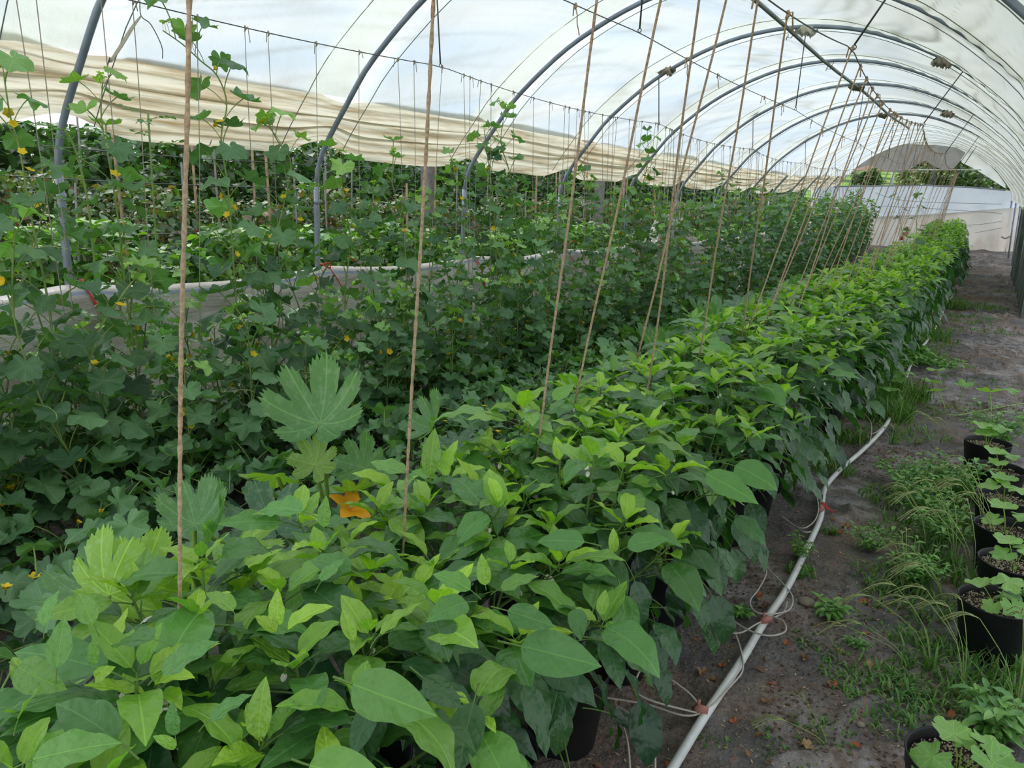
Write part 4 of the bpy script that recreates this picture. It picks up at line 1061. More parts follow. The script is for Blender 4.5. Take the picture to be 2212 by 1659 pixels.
def climber(P, idx, seed, joined=False, s0=0.15, s1=0.09, dens=0.085, label=None, spread=1.0, flowers=3, lod=None, bottomless=False):
    """P: stem points from the foot to the tip in world coordinates"""
    r = random.Random(seed); base = P[0]; e = empty('climbing_melon', tuple(base), label or 'melon vine climbing a twine, %s from the near end' % nth(idx), 'melon plant', 'melon vines climbing the twines')
    Q = [np.array(p) - np.array(base) for p in smooth_path(P, 5)]; L = np.concatenate([[0], np.cumsum([np.linalg.norm(Q[i + 1] - Q[i]) for i in range(len(Q) - 1)])])
    Q = np.array(Q); T = L[-1]; soup = Soup()
    at = lambda s: np.array([np.interp(s, L, Q[:, k]) for k in range(3)])
    if lod is None:
        d = math.hypot(base[0], base[1]); lod = 'hi' if d < 5.2 else ('mid' if d < 9 else 'low')
    s = 0.04; az = r.random() * 6.28
    while s < T:
        t = s / T; p = at(s); az += 2.4 + r.uniform(-.5, .5); sz = (s0 + (s1 - s0) * t) * r.uniform(0.8, 1.15)
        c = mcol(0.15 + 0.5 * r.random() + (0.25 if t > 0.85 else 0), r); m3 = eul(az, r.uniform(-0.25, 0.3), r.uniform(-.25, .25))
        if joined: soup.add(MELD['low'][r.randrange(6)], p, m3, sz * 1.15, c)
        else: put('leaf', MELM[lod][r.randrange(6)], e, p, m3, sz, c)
        s += dens * r.uniform(0.7, 1.3) * (0.6 if t < 0.35 else 1.0) / spread
    # crowded growing tip
    for k in range(3):
        m3 = eul(r.random() * 6.28, r.uniform(0.2, 0.9), 0)
        if joined: soup.add(MELD['low'][k], at(T), m3, 0.06, MCY)
        else: put('leaf', MELM[lod][k], e, at(T - 0.02 * k), m3, 0.045 + 0.01 * k, MCY)
    if joined: o = ob('foliage', soup.mesh('foliage'), e); o['kind'] = 'stuff'
    else:
        m = MB(); m.tube(Q, [0.0062 - 0.003 * i / len(Q) for i in range(len(Q))], 5, cap=False); ob('vine_stem', m.mesh('vine_stem', [M_mst]), e)
    for i in range(flowers):
        p = at(T * r.uniform(0.25, 1.0)); a = r.random() * 6.28
        put('flower', FL_mel[r.randrange(2)], e, (p[0] + 0.03 * math.cos(a), p[1] + 0.03 * math.sin(a), p[2]), eul(a, 0, 0) @ Matrix.Rotation(r.uniform(0.2, 1.4), 3, 'Y'), r.uniform(1.0, 1.5) * (1 if not joined else 1.4))
    if not joined:
        for i in range(4):
            p = at(T * r.uniform(0.2, 0.95)); put('tendril', TEND[r.randrange(6)], e, p, eul(r.random() * 6.28, r.uniform(-.2, .9), 0), 1.0)
    return e
# vines that can be followed singly in the photograph
NEAR = [
 ('melon vine climbing at the far left edge beside the first post', [(128, 850), (105, 660), (78, 520), (60, 430), (44, 330), (22, 250), (8, 158)], -3.78, 4),
 ('slender melon vine just right of the first post with yellow flowers at its tip', [(292, 780), (268, 600), (256, 480), (236, 350), (219, 255), (222, 178)], -3.80, 3),
 ('tallest melon vine, curling over the wire behind the thickest twine', [(520, 760), (508, 620), (500, 500), (492, 400), (478, 300), (490, 225), (470, 165), (432, 130), (395, 96), (352, 66)], -3.72, 6),
 ('melon vine with a flower cluster right of the tallest vine', [(588, 760), (590, 640), (596, 520), (618, 420), (628, 350), (600, 305), (578, 262)], -3.74, 4),
 ('melon vine in front of the second post', [(752, 760), (745, 640), (757, 520), (742, 430), (736, 335)], -3.78, 3),
 ('melon vine hanging between the second post and the second twine', [(880, 700), (878, 580), (868, 480), (848, 400), (850, 335)], -3.78, 2),
 ('tall melon vine beside the third post, tip above the plastic hem', [(1128, 680), (1120, 560), (1112, 450), (1100, 370), (1082, 305), (1092, 235)], -3.72, 3),
 ('melon vine leaning on the third hoop', [(1075, 640), (1070, 500), (1062, 400), (1052, 330), (1046, 280)], -3.85, 2),
 ('tall thin melon vine between the fourth and fifth hoops', [(1390, 600), (1372, 470), (1388, 400), (1400, 345), (1398, 288)], -3.74, 2),
]
for i, (lab, px_, X, fl) in enumerate(NEAR):
    P = [atX(a, b, X + (0.05 if k == 0 else 0)) for k, (a, b) in enumerate(px_)]
    P = [P[0] * np.array([1, 1, 0]) + np.array([0, 0, 0.03])] + P if P[0][2] > 0.1 else P
    climber(P, i + 1, 900 + i, label=lab, flowers=fl + 3, s0=0.24, s1=0.16, dens=0.075)
i = 0; y = 1.0
while y < 29.0:
    i += 1; r_ = random.Random(7000 + i)
    for lane in (0, 1):
        X = (-3.95 if lane == 0 else -3.55) + r_.uniform(-.15, .15); yy = y + r_.uniform(-.1, .1)
        hgt = (r_.uniform(1.0, 1.75) if y < 5 else r_.uniform(1.4, 2.0) if y < 10 else r_.uniform(1.6, 2.1)) - (0.25 if lane else 0)
        if y > 18: hgt -= 0.15
        P = [warp((X + r_.uniform(-.05, .05) * k, yy + r_.uniform(-.06, .06) * k, 0.03 + hgt * k / 4)) for k in range(5)]
        climber(P, 2 * i - 1 + lane, 7100 + 2 * i + lane, joined=y > 11.5, s0=0.21 if y < 4 else 0.17, s1=0.14 if y < 4 else 0.115, dens=0.06 if y < 4 else 0.043, flowers=2 if lane else 3)
    if y < 11:
        X = -3.45 + r_.uniform(-.25, .25); P = [warp((X, y + 0.18, 0.03 + r_.uniform(0.6, 1.0) * k / 3)) for k in range(4)]
        climber(P, 200 + i, 8800 + i, joined=False, s0=0.20 if y < 4 else 0.165, s1=0.14, dens=0.040, flowers=3, label='short bushy melon vine in front of the climbing row, %s from the near end' % nth(i))
    if y < 8:
        X = -4.35 + r_.uniform(-.12, .12); P = [warp((X, y, 0.03 + r_.uniform(0.72, 0.95) * k / 3)) for k in range(4)]
        climber(P, 300 + i, 9300 + i, joined=False, s0=0.19, s1=0.15, dens=0.05, flowers=1, label='short leafy melon vine against the low sheet, %s from the near end' % nth(i))
    y += 0.36 if y < 11.5 else 0.42
# a few melons far right in the pepper row end and loose vines by the far pepper row
FARV = [((1835, 560), (1832, 470), (1828, 418)), ((1795, 560), (1790, 470), (1786, 430)), ((1878, 560), (1880, 480), (1884, 430))]
for k, q in enumerate((((1960, 560), (1945, 480), (1940, 430)), ((1985, 575), (1980, 480), (1992, 432)), ((1985, 640), (1968, 540), (1990, 520)))):
    P = [atY(a, b, 15.5 - 2 * k) for a, b in q]; climber(P, k, 9900 + k, label=('lanky squash vine above the far peppers, left of the white sack', 'leafy squash vine rising highest over the far peppers', 'pale squash shoot arching out of the pepper row')[k], s0=0.17, s1=0.16, dens=0.2, flowers=1, lod='mid')
for k, (px_, py_) in enumerate(((931 + 0, 640), (1050, 700))):
    P = atX(px_ + 105, py_, -3.5); e = empty('melon_fruit', tuple(P), ('small round green melon hanging among the leaves left of the third twine', 'small green melon hidden low among the vines')[k], 'melon'); ob('fruit_body', FR_m, e)

# tomato plants beyond / between the first vines
TOM = Soup()
def compound(soup, p, az, pitch, L, c, r):
    M_ = eul(az, pitch, 0); d = np.array(M_ @ Vector((1, 0, -0.15)))
    P = [np.array(p) + d * L * t + np.array([0, 0, -0.12 * L * t * t]) for t in (0, .35, .7, 1)]; soup.add_tube(P, 0.002, (0.2, 0.32, 0.08))
    for t in (0.4, 0.65, 0.85, 1.0):
        q = np.array(p) + d * L * t + np.array([0, 0, -0.12 * L * t * t])
        for sd in ((-1, 1) if t < 1 else (0,)):
            soup.add(PEP['mid']['big'][r.randrange(5)], q, eul(az + sd * 1.0, pitch - 0.2 + r.uniform(-.3, .3), r.uniform(-.5, .5)), L * 0.33 * r.uniform(0.8, 1.2), tuple(v * r.uniform(.8, 1.2) for v in c))
for k, (q, lab) in enumerate(((((345, 640), (335, 480), (326, 340), (320, 245)), 'tall tomato plant between the first post and the thickest twine'), (((210, 620), (190, 440), (165, 330), (140, 280)), 'feathery tomato plant leaning on the first post'))):
    r = random.Random(k); P = [atX(a, b, -4.3) for a, b in q]; P = [P[0] * np.array([1, 1, 0]) + [0, 0, 0.02]] + P; e = empty('tomato_plant', tuple(P[0]), lab, 'tomato plant'); s_ = Soup()
    Q = [p - P[0] for p in smooth_path(P, 5)]; m = MB(); m.tube(Q, 0.006, 5); ob('stem', m.mesh('stem', [M_mst]), e)
    for j in range(3, len(Q)):
        compound(s_, Q[j], j * 2.4, 0.4, 0.20 * (1 - 0.35 * j / len(Q)), (0.10, 0.26, 0.07), r)
    o = ob('foliage', s_.mesh('foliage'), e); o['kind'] = 'stuff'

# ------------------------------------------------------------------ zucchini plants between melons and peppers
ZC = {'b': (0.16, 0.33, 0.13), 'y': (0.24, 0.40, 0.08), 'd': (0.10, 0.22, 0.12)}
def zleaf(e, base, foot, c, tipdir, up, s, v, colk):
    """foot: stalk foot, c: blade notch, tipdir/up: world directions"""
    b = np.array(base); P = [np.array(foot) - b, (np.array(foot) * 0.5 + np.array(c) * 0.5) - b + np.array([0.0, 0, 0.03]), np.array(c) - b]
    m = MB(); m.tube(smooth_path(P, 5), [0.011 - 0.004 * i / 10 for i in range(11)], 7)
    st = ob('leaf_stalk', m.mesh('leaf_stalk', [M_zst]), e)
    put('leaf', ZUCM[v], e, tuple(P[-1]), frame(tipdir, up), s, ZC[colk])
def P3(px, py, X): return atX(px, py, X)
# plant A: in front at lower left
bA = (-1.92, 1.35, 0.0); eA = empty('zucchini_plant', bA, 'zucchini plant with big yellow-green backlit leaves, nearest the bottom left corner', 'zucchini plant')
bB = (-2.1, 2.05, 0.0); eB = empty('zucchini_plant', bB, 'zucchini plant with one tall funnel-shaped leaf and an orange flower, left of centre', 'zucchini plant')
bC = (-2.05, 2.95, 0.0); eC = empty('zucchini_plant', bC, 'zucchini plant with an upright leaf behind the second twine', 'zucchini plant')
def zl(e, b, foot_off, notch_px, X, tip, up, s, v, ck):
    zleaf(e, b, (b[0] + foot_off[0], b[1] + foot_off[1], 0.05), P3(*notch_px, X), tip, up, s, v, ck)
C_ = RM @ np.array([0, 0, 1.0]); RGT = RM @ np.array([1.0, 0, 0]); UPC = RM @ np.array([0, 1.0, 0])
def mixd(r_, u_, f_): return tuple(RGT * r_ + UPC * u_ + C_ * f_)
# tip direction in (right, up, away) of the viewer, up-side likewise
zl(eA, bA, (0, 0), (235, 1285), -1.62, mixd(-0.35, 1.0, -0.1), mixd(0.2, 0.25, 0.9), 0.30, 1, 'y')
zl(eA, bA, (0.05, 0), (300, 1262), -1.66, mixd(0.35, 0.9, 0.1), mixd(-0.3, 0.3, 0.9), 0.27, 1, 'y')
zl(eA, bA, (0.05, 0.05), (415, 1235), -1.62, mixd(1.0, 0.05, -0.1), mixd(0, 0.75, 0.6), 0.25, 3, 'y')
zl(eA, bA, (0.0, 0.1), (520, 1195), -1.75, mixd(-0.15, 1.0, 0.2), mixd(0.5, 0.3, 0.8), 0.24, 0, 'y')
zl(eA, bA, (0.1, 0.1), (530, 1260), -1.70, mixd(-0.2, 0.6, 0.5), mixd(0, 0.8, -0.5), 0.28, 4, 'b')
zl(eA, bA, (-0.1, 0.05), (190, 1290), -1.95, mixd(-1.0, 0.2, 0.2), mixd(0, 0.9, -0.4), 0.26, 1, 'b')
zl(eA, bA, (0.0, -0.1), (420, 1130), -1.95, mixd(0.3, 0.6, 0.8), mixd(0, 0.8, -0.4), 0.26, 0, 'b')
zl(eB, bB, (0, 0), (690, 915), -2.06, mixd(0.12, 0.85, 0.6), mixd(0, 0.6, -0.75), 0.44, 0, 'b')
zl(eB, bB, (0.03, 0), (680, 1005), -2.03, mixd(0.25, 0.9, 0.3), mixd(-0.2, 0.4, -0.9), 0.24, 1, 'y')
zl(eB, bB, (-0.1, 0.0), (600, 1030), -2.10, mixd(-0.9, 0.15, -0.2), mixd(0.1, 0.9, 0.3), 0.28, 3, 'y')
zl(eB, bB, (0.1, -0.1), (455, 1160), -1.95, mixd(0.5, 0.9, 0.5), mixd(-0.5, 0.6, -0.3), 0.32, 2, 'b')
zl(eB, bB, (0.1, 0), (590, 1135), -1.9, mixd(-0.5, 0.6, 0.5), mixd(0, 0.9, -0.4), 0.34, 4, 'd')
zl(eB, bB, (0.1, 0.1), (640, 1240), -1.80, mixd(0.1, -0.1, -1.0), mixd(0, 1, 0.1), 0.30, 3, 'd')
zl(eB, bB, (0.1, 0.1), (780, 1010), -2.0, mixd(0.3, 0.9, 0.3), mixd(-0.3, 0.5, -0.8), 0.27, 1, 'b')
zl(eB, bB, (0.1, 0.05), (760, 1060), -1.95, mixd(1.0, 0.2, 0.1), mixd(0, 0.9, 0.3), 0.24, 1, 'y')
zl(eB, bB, (0.05, 0.05), (830, 1030), -2.02, mixd(0.6, 0.7, 0.4), mixd(-0.3, 0.8, -0.3), 0.22, 4, 'b')
zl(eC, bC, (0, 0), (930, 925), -2.08, mixd(0.55, 0.85, 0.3), mixd(-0.6, 0.55, -0.3), 0.33, 2, 'b')
zl(eC, bC, (0.05, 0.05), (985, 960), -2.0, mixd(0.5, 0.4, 0.8), mixd(0, 0.9, -0.4), 0.26, 4, 'd')
P = P3(757, 1105, -1.92); m3 = frame(mixd(0.2, 0.1, -1), (0, 0, 1))
put('flower', FL_zuc, eB, tuple(P - np.array(bB)), Matrix.Rotation(0.5, 3, 'Y'), 1.15)
for k, (px_, py_, X, lab) in enumerate(((1455, 725, -1.95, 'zucchini plant with dark blue-green leaves behind the fifth twine'), (1560, 650, -2.0, 'silvery zucchini plant behind the pepper row, beyond the dark one'), (1735, 600, -2.2, 'farthest zucchini plant, small and pale blue-green'))):
    c0 = P3(px_, py_, X); b = (c0[0] - 0.02, c0[1], 0.0); e = empty('zucchini_plant', b, lab, 'zucchini plant'); r = random.Random(40 + k)
    for i in range(7):
        a = i * 0.9 + 0.3; c = np.array([c0[0] + 0.20 * math.cos(a), c0[1] + 0.28 * math.sin(a), c0[2] - 0.05 - 0.10 * r.random() + (0.02 if i < 2 else -0.02)])
        zleaf(e, b, (b[0], b[1], 0.04), c, (math.cos(a), math.sin(a), 0.45), (-0.4 * math.cos(a), -0.4 * math.sin(a), 1), r.uniform(0.30, 0.40), (0, 4, 1, 2, 4, 0, 1)[i], 'd' if i % 2 else 'b')

# ------------------------------------------------------------------ foreground pepper leaves that can be picked out, traced from their stalk to their tip
HE = PEPPERS
def hero(base_px, tip_px, z0, z1, wroll, t, kind='big', v=None, up=None, dep=None, name='leaf', owner=None):
    """stalk foot on height z0 and tip on height z1"""
    A = atZ(*base_px, z0); B = atZ(*tip_px, z1)
    if dep:
        A = atD(*base_px, dep[0]); k_ = 1.0
        if A[0] > -0.72:                       # keep the stalk foot inside the pepper row
            k_ = abs(0.72 / ray(*base_px)[0] * F) / dep[0]; A = atD(*base_px, dep[0] * k_)
        if A[2] > 1.02: q_ = (H - 1.0) / (H - A[2]); k_ *= q_; A = atD(*base_px, dep[0] * k_)
        B = atD(*tip_px, dep[1] * k_)
        if k_ > 1.6: return
    d = B - A; L = np.linalg.norm(d)
    best = None
    for key, e in PEPPERS.items():
        dd = math.hypot(e.location.x - A[0], e.location.y - A[1])
        if best is None or dd < best[0]: best = (dd, e)
    e = best[1]; r = random.Random(int(base_px[0] * 7 + base_px[1]))
    ms = PEPM['hi'][kind]; k = v if v is not None else r.randrange(len(ms)); dat = PEP['hi'][kind][k]
    V = np.array(dat[0]); tip = V[(14) * 7 + 3]; Lt = np.linalg.norm(tip)
    # rotate so that the template's own tip direction meets the traced one
    q = Vector(tip).rotation_difference(Vector((Lt, 0, 0))).to_matrix()
    U = up or (0, 0, 1); put('leaf', ms[k], e, tuple(A - np.array(e.location)), frame(d, U, wroll) @ q, L / Lt, pcol(t, r))
HL = [ # base px, tip px, depth(base, tip), roll, tone, kind
 ((720, 1462), (945, 1548), (0.98, 0.90), 0.15, 0.55, 'big', 0), ((1035, 1475), (990, 1675), (0.98, 0.92), 0.0, 0.20, 'big', 1),
 ((1075, 1385), (1300, 1440), (1.12, 1.08), 0.2, 0.32, 'big', 1), ((885, 1440), (1000, 1530), (1.02, 1.02), 0.2, 0.15, 'big', 0),
 ((1095, 1430), (1180, 1640), (1.12, 1.06), -0.4, 0.10, 'droop', 0), ((1060, 1310), (1200, 1355), (1.2, 1.2), 0.1, 0.30, 'big', 0),
 ((1335, 1250), (1365, 1400), (1.5, 1.45), 0.1, 0.50, 'big', 1), ((1240, 1300), (1255, 1385), (1.35, 1.3), 0.0, 0.25, 'big', 2),
 ((1290, 1345), (1340, 1490), (1.38, 1.3), 0.1, 0.12, 'droop', 1), ((1380, 1330), (1460, 1440), (1.5, 1.42), -0.5, 0.10, 'droop', 2),
 ((630, 1640), (850, 1700), (0.78, 0.72), 0.2, 0.60, 'big', 0), ((560, 1610), (575, 1460), (0.80, 0.80), 0.1, 0.75, 'young', 2),
 ((430, 1580), (548, 1500), (0.85, 0.85), -0.5, 0.45, 'big', 0), ((300, 1640), (120, 1520), (0.74, 0.76), 0.4, 0.3, 'big', 1),
 ((120, 1480), (140, 1330), (0.85, 0.88), 0.3, 0.55, 'big', 0), ((20, 1430), (145, 1490), (0.80, 0.78), 0.1, 0.6, 'big', 2),
 ((215, 1375), (170, 1280), (0.95, 0.98), 0.2, 0.62, 'big', 0), ((95, 1380), (128, 1275), (0.92, 0.95), -0.3, 0.55, 'big', 1),
 ((370, 1395), (245, 1400), (0.95, 0.98), 0.6, 0.45, 'big', 2), ((320, 1480), (475, 1385), (0.86, 0.86), -0.3, 0.5, 'big', 0),
 ((30, 1590), (110, 1470), (0.70, 0.72), -0.9, 0.65, 'big', 1), ((20, 1665), (265, 1605), (0.66, 0.66), -0.3, 0.55, 'big', 0),
 ((205, 1445), (205, 1370), (0.86, 0.86), 0.0, 0.6, 'young', 0), ((200, 1470), (250, 1440), (0.85, 0.84), 0.2, 0.85, 'young', 1),
 ((600, 1365), (600, 1270), (1.0, 1.0), 0.0, 0.85, 'young', 0), ((605, 1370), (550, 1330), (1.0, 1.0), 0.3, 0.95, 'young', 1),
 ((610, 1372), (720, 1310), (1.0, 1.0), -0.5, 0.9, 'young', 2), ((520, 1345), (445, 1280), (1.02, 1.05), 0.7, 0.7, 'big', 1),
 ((770, 1395), (740, 1315), (1.0, 1.02), 0.0, 0.8, 'young', 2), ((800, 1400), (915, 1300), (1.0, 1.0), -0.7, 0.75, 'big', 0),
 ((680, 1280), (745, 1205), (1.1, 1.15), -0.3, 0.5, 'big', 0), ((790, 1250), (670, 1210), (1.12, 1.15), 0.3, 0.5, 'big', 1),
 ((1050, 1275), (1040, 1195), (1.18, 1.18), 0.0, 0.75, 'young', 0), ((1060, 1285), (1165, 1245), (1.18, 1.16), -0.4, 0.6, 'big', 0),
 ((1040, 1295), (935, 1240), (1.18, 1.2), 0.4, 0.55, 'big', 1), ((1030, 1300), (920, 1345), (1.16, 1.1), 0.1, 0.5, 'big', 2),
 ((1300, 1180), (1160, 1170), (1.32, 1.36), 0.2, 0.4, 'big', 0), ((1330, 1195), (1445, 1165), (1.42, 1.4), -0.2, 0.5, 'big', 1),
 ((1325, 1200), (1325, 1140), (1.42, 1.42), 0.0, 0.85, 'young', 3), ((930, 1040), (940, 925), (1.5, 1.5), 0.0, 0.7, 'young', 2),
 ((960, 1040), (990, 950), (1.5, 1.5), -0.5, 0.8, 'young', 1), ((900, 1040), (800, 998), (1.5, 1.55), 0.5, 0.6, 'big', 0),
 ((1090, 905), (930, 915), (1.85, 1.9), 0.7, 0.6, 'big', 1), ((1180, 880), (1240, 830), (1.95, 2.0), 0.0, 0.6, 'big', 0),
 ((690, 1120), (560, 1105), (1.25, 1.3), 0.4, 0.5, 'big', 1), ((700, 1150), (705, 1070), (1.22, 1.22), 0.0, 0.6, 'young', 0),
 ((1490, 1010), (1640, 1090), (2.1, 2.0), 0.1, 0.5, 'big', 0), ((1460, 1010), (1420, 960), (2.1, 2.1), 0.3, 0.4, 'big', 1),
 ((1560, 1000), (1680, 1060), (2.3, 2.2), 0.1, 0.45, 'big', 2), ((1370, 1150), (1300, 1100), (1.6, 1.7), 0.3, 0.3, 'big', 0),
 ((1470, 1160), (1560, 1290), (1.9, 1.8), 0.1, 0.15, 'droop', 0), ((1560, 1110), (1655, 1180), (2.1, 2.0), 0.0, 0.2, 'droop', 1),
 ((1230, 1400), (1190, 1560), (1.2, 1.1), 0.3, 0.08, 'droop', 2), ((820, 1500), (760, 1640), (0.95, 0.88), 0.3, 0.08, 'droop', 0),
 ((380, 1600), (372, 1512), (0.78, 0.78), 0.0, 0.45, 'young', 0), ((385, 1620), (330, 1590), (0.78, 0.77), 0.3, 0.7, 'young', 3)]
for (a, b, dp, ro, t, kd, v) in HL:
    vv = mixd(-0.05, 0.55, -0.8) if kd != 'droop' else mixd(0.2, 0.4, -0.9)
    hero(a, b, 0, 0, ro, t, kd, v, up=vv, dep=dp)

# ------------------------------------------------------------------ outside on the left: beans, raspberry canes, hedge
FOL = []
for _i in range(5):
    _V, _F, _m, _u = pinnate_leaf(3, 2, 0.62, 0.3, 0.5 + 0.2 * _i, 0.2, 0.02, 0.05, _i + 60)
    _V = _V[:12]; _F = _F[:6]; FOL.append((_V, _F, _m[:6], _u[:12]))
def bush(e_name, x, y, lab, cat, group, rx, ry, h, n, cols, leafs, seed, z0=0.0, berries=0, kind='big'):
    r = random.Random(seed); rs = np.random.RandomState(seed); b = (x, y, float(wz(y)) * 0.8); e = empty(e_name, b, lab, cat, group); s = Soup()
    for i in range(5):
        s.add_tube([(r.uniform(-.1, .1), r.uniform(-.1, .1), 0), (r.uniform(-.5, .5) * rx, r.uniform(-.5, .5) * ry, h * 0.9)], 0.006, (0.16, 0.13, 0.06))
    for i in range(n):
        # mostly on the outside
        u = rs.rand() * 2 * PI; q = math.sqrt(rs.uniform(0.35, 1)); zz = z0 + (h - z0) * rs.rand() ** 0.8; k = 1 - 0.35 * (zz / h) ** 3
        p = (rx * q * k * math.cos(u), ry * q * k * math.sin(u), zz); c = cols[r.randrange(len(cols))]; kk = r.uniform(.75, 1.25)
        s.add(FOL[r.randrange(5)], p, eul(r.random() * 6.28, r.uniform(-0.9, 0.7), r.uniform(-.6, .6)), leafs * r.uniform(0.7, 1.3), tuple(v * kk for v in c))
    o = ob('foliage', s.mesh('foliage'), e); o['kind'] = 'stuff'
    if berries:
        m = MB()
        for i in range(berries):
            u = rs.rand() * 6.28; c = np.array([rx * 0.95 * math.cos(u), ry * math.sin(u), h * rs.uniform(0.3, 0.9)]); oc = [(1, 0, 0), (0, 1, 0), (-1, 0, 0), (0, -1, 0), (0, 0, 1), (0, 0, -1)]
            m.add([c + np.array(v) * 0.014 for v in oc], [(0, 1, 4), (1, 2, 4), (2, 3, 4), (3, 0, 4), (1, 0, 5), (2, 1, 5), (3, 2, 5), (0, 3, 5)])
        o = ob('berries', m.mesh('berries', [M_red]), e); o['kind'] = 'stuff'
BEAN = [(0.16, 0.34, 0.06), (0.10, 0.24, 0.05), (0.24, 0.42, 0.08), (0.05, 0.14, 0.04)]
RASP = [(0.08, 0.17, 0.06), (0.13, 0.22, 0.09), (0.18, 0.24, 0.10), (0.20, 0.14, 0.07), (0.06, 0.13, 0.06)]
HEDG = [(0.045, 0.11, 0.035), (0.065, 0.15, 0.045), (0.09, 0.20, 0.06), (0.05, 0.09, 0.035)]
i = 0
for y in np.arange(0.8, 27, 0.62):
    i += 1; bush('bean_bush', -5.85 + rnd.uniform(-.1, .1), y, 'bright green bean bush outside the left posts, %s from the near end' % nth(i), 'bean plant', 'bean bushes outside the tunnel', 0.42, 0.42, 1.28 + rnd.uniform(-.12, .2) - (0.25 if y > 12 else 0), 850, BEAN, 0.115, 300 + i, 0.25)
i = 0
for y in np.arange(1.2, 34, 0.85):
    i += 1; bush('raspberry_bush', -7.4 + rnd.uniform(-.15, .15), y, 'reddish green raspberry bush behind the beans, %s from the near end' % nth(i), 'raspberry bush', 'raspberry row', 0.5, 0.55, 1.66 + rnd.uniform(-.15, .15), 950, RASP, 0.10, 600 + i, 0.5, berries=26)
i = 0
for y in np.arange(1.5, 42, 1.15):
    i += 1; bush('hedge_shrub', -9.6 + rnd.uniform(-.2, .2), y, 'dark green leafy hedge shrub at the back on the left, %s from the near end' % nth(i), 'shrub', 'dark hedge behind the raspberries', 0.8, 0.85, 2.42 + rnd.uniform(-.1, .22) , 1250, HEDG, 0.16, 900 + i, 0.2)
i = 0
for y in np.arange(1.6, 30, 0.34):
    i += 1; r = random.Random(i + 50); x = -6.6 + r.uniform(-.3, .3) - (1.1 if i % 3 == 0 else 0); wood = r.random() < 0.3; hh = r.uniform(1.7, 2.6)
    m = MB(); m.tube([(0, 0, 0), (r.uniform(-.05, .05), r.uniform(-.1, .1), hh)], 0.014 if wood else 0.010, 6)
    tag(ob('garden_stake', m.mesh('garden_stake', [M_wood if wood else M_gstk]), None, (x, y, 0)), '%s stake outside the tunnel, %s from the near end' % ('orange-brown wooden' if wood else 'thin grey', nth(i)), 'stake', 'stakes among the raspberries')
for k, (px_, ytop) in enumerate(((1297, 375), (925, 348))):
    P = atX(px_, ytop, -6.5); m = MB(); m.box((0, 0, P[2] / 2), (0.07, 0.07, P[2] / 2))
    tag(ob('timber_post', m.mesh('timber_post', [M_gstk], smooth=False), None, (P[0], P[1], 0)), ('thick grey timber post outside, below the plastic hem in the middle', 'slim timber post outside behind the second twine')[k], 'post')
for k, zz in enumerate((1.3, 1.75, 2.0)):
    m = MB(); m.tube([(-6.6, y, zz + 0.02 * math.sin(y)) for y in np.arange(0, 31, 1.0)], 0.004, 4)
    tag(ob('trellis_wire', m.mesh('trellis_wire', [M_wire])), '%s trellis wire strung along the raspberry stakes' % ('lowest', 'middle', 'top')[k], 'wire', 'trellis wires')
P = atX(1150, 372, -9.0); Q = atX(1365, 384, -9.0)
o = px_sheet('far_tarp', [(1135, 362, 368), (1200, 360, 376), (1300, 365, 384), (1400, 375, 388), (1430, 380, 386)], 22.0, M_endup, fold=0.05); tag(o, 'strip of white tunnel plastic far outside, seen under the left hem', 'plastic sheet')
hs = [o for o in list(col.objects) if o.name.startswith('hedge_shrub')]
for k, o in enumerate(hs):
    c = o.copy(); col.objects.link(c); c.location = (o.location.x - 1.5, o.location.y + 0.55, o.location.z + 0.12); c.rotation_euler = (0, 0, 2.0 + k)
    c['label'] = 'dark shrub in the second hedge row behind, %s from the near end' % nth(k + 1); c['group'] = 'second hedge row'
    for ch in o.children:
        d = ch.copy(); col.objects.link(d); d.parent = c
# trees and scrub on the hill
def tree(x, y, z, rx, h, n, cols, lab, seed, ls=0.35, nm='tree'):
    r = random.Random(seed); rs = np.random.RandomState(seed); e = empty(nm, (x, y, z), lab, 'tree'); s = Soup()
    m = MB(); m.tube([(0, 0, -0.5), (0.1, 0, h * 0.5), (0, 0.1, h * 0.85)], [0.25, 0.15, 0.05], 8); ob('trunk', m.mesh('trunk', [M_gstk]), e)
    for i in range(n):
        a = rs.randn(3); a /= np.linalg.norm(a); q = rs.uniform(0.7, 1.05) * (1 + 0.25 * math.sin(a[0] * 5 + seed) * math.cos(a[2] * 4))
        p = (a[0] * rx * q, a[1] * rx * q, h * 0.55 + a[2] * h * 0.47 * q); c = cols[r.randrange(len(cols))]
        s.add(PEP['low']['big'][r.randrange(5)], p, eul(r.random() * 6.28, r.uniform(-.6, .6), r.uniform(-.6, .6)), ls * r.uniform(.7, 1.3), c)
    o = ob('crown', s.mesh('crown'), e); o['kind'] = 'stuff'
TR = [(0.05, 0.11, 0.03), (0.09, 0.17, 0.05), (0.13, 0.22, 0.07), (0.04, 0.08, 0.03)]
for k, (px_, Y, dz, rx, h, lab) in enumerate(((2010, 44, 0, 1.5, 3.6, 'round green tree beyond the doorway, centre'), (2060, 48, 0, 2.2, 4.6, 'dark tree beyond the doorway, right of centre'), (2110, 46, 0, 2.2, 4.0, 'spreading tree beyond the right of the doorway'), (2150, 43, 0, 1.8, 2.9, 'low scrubby tree at the right end of the doorway'), (1870, 62, 0, 1.0, 2.0, 'small dark shrub on the slope left of the doorway'), (1660, 40, -0.5, 1.2, 2.2, 'shrub outside left of the far end'))):
    q = atY(px_, 400, Y); z = float(hillz(np.array(q[0]), np.array(float(Y)))); tree(q[0], Y, z - 0.3, rx, h, 1500, TR, lab, k + 5, 0.28)

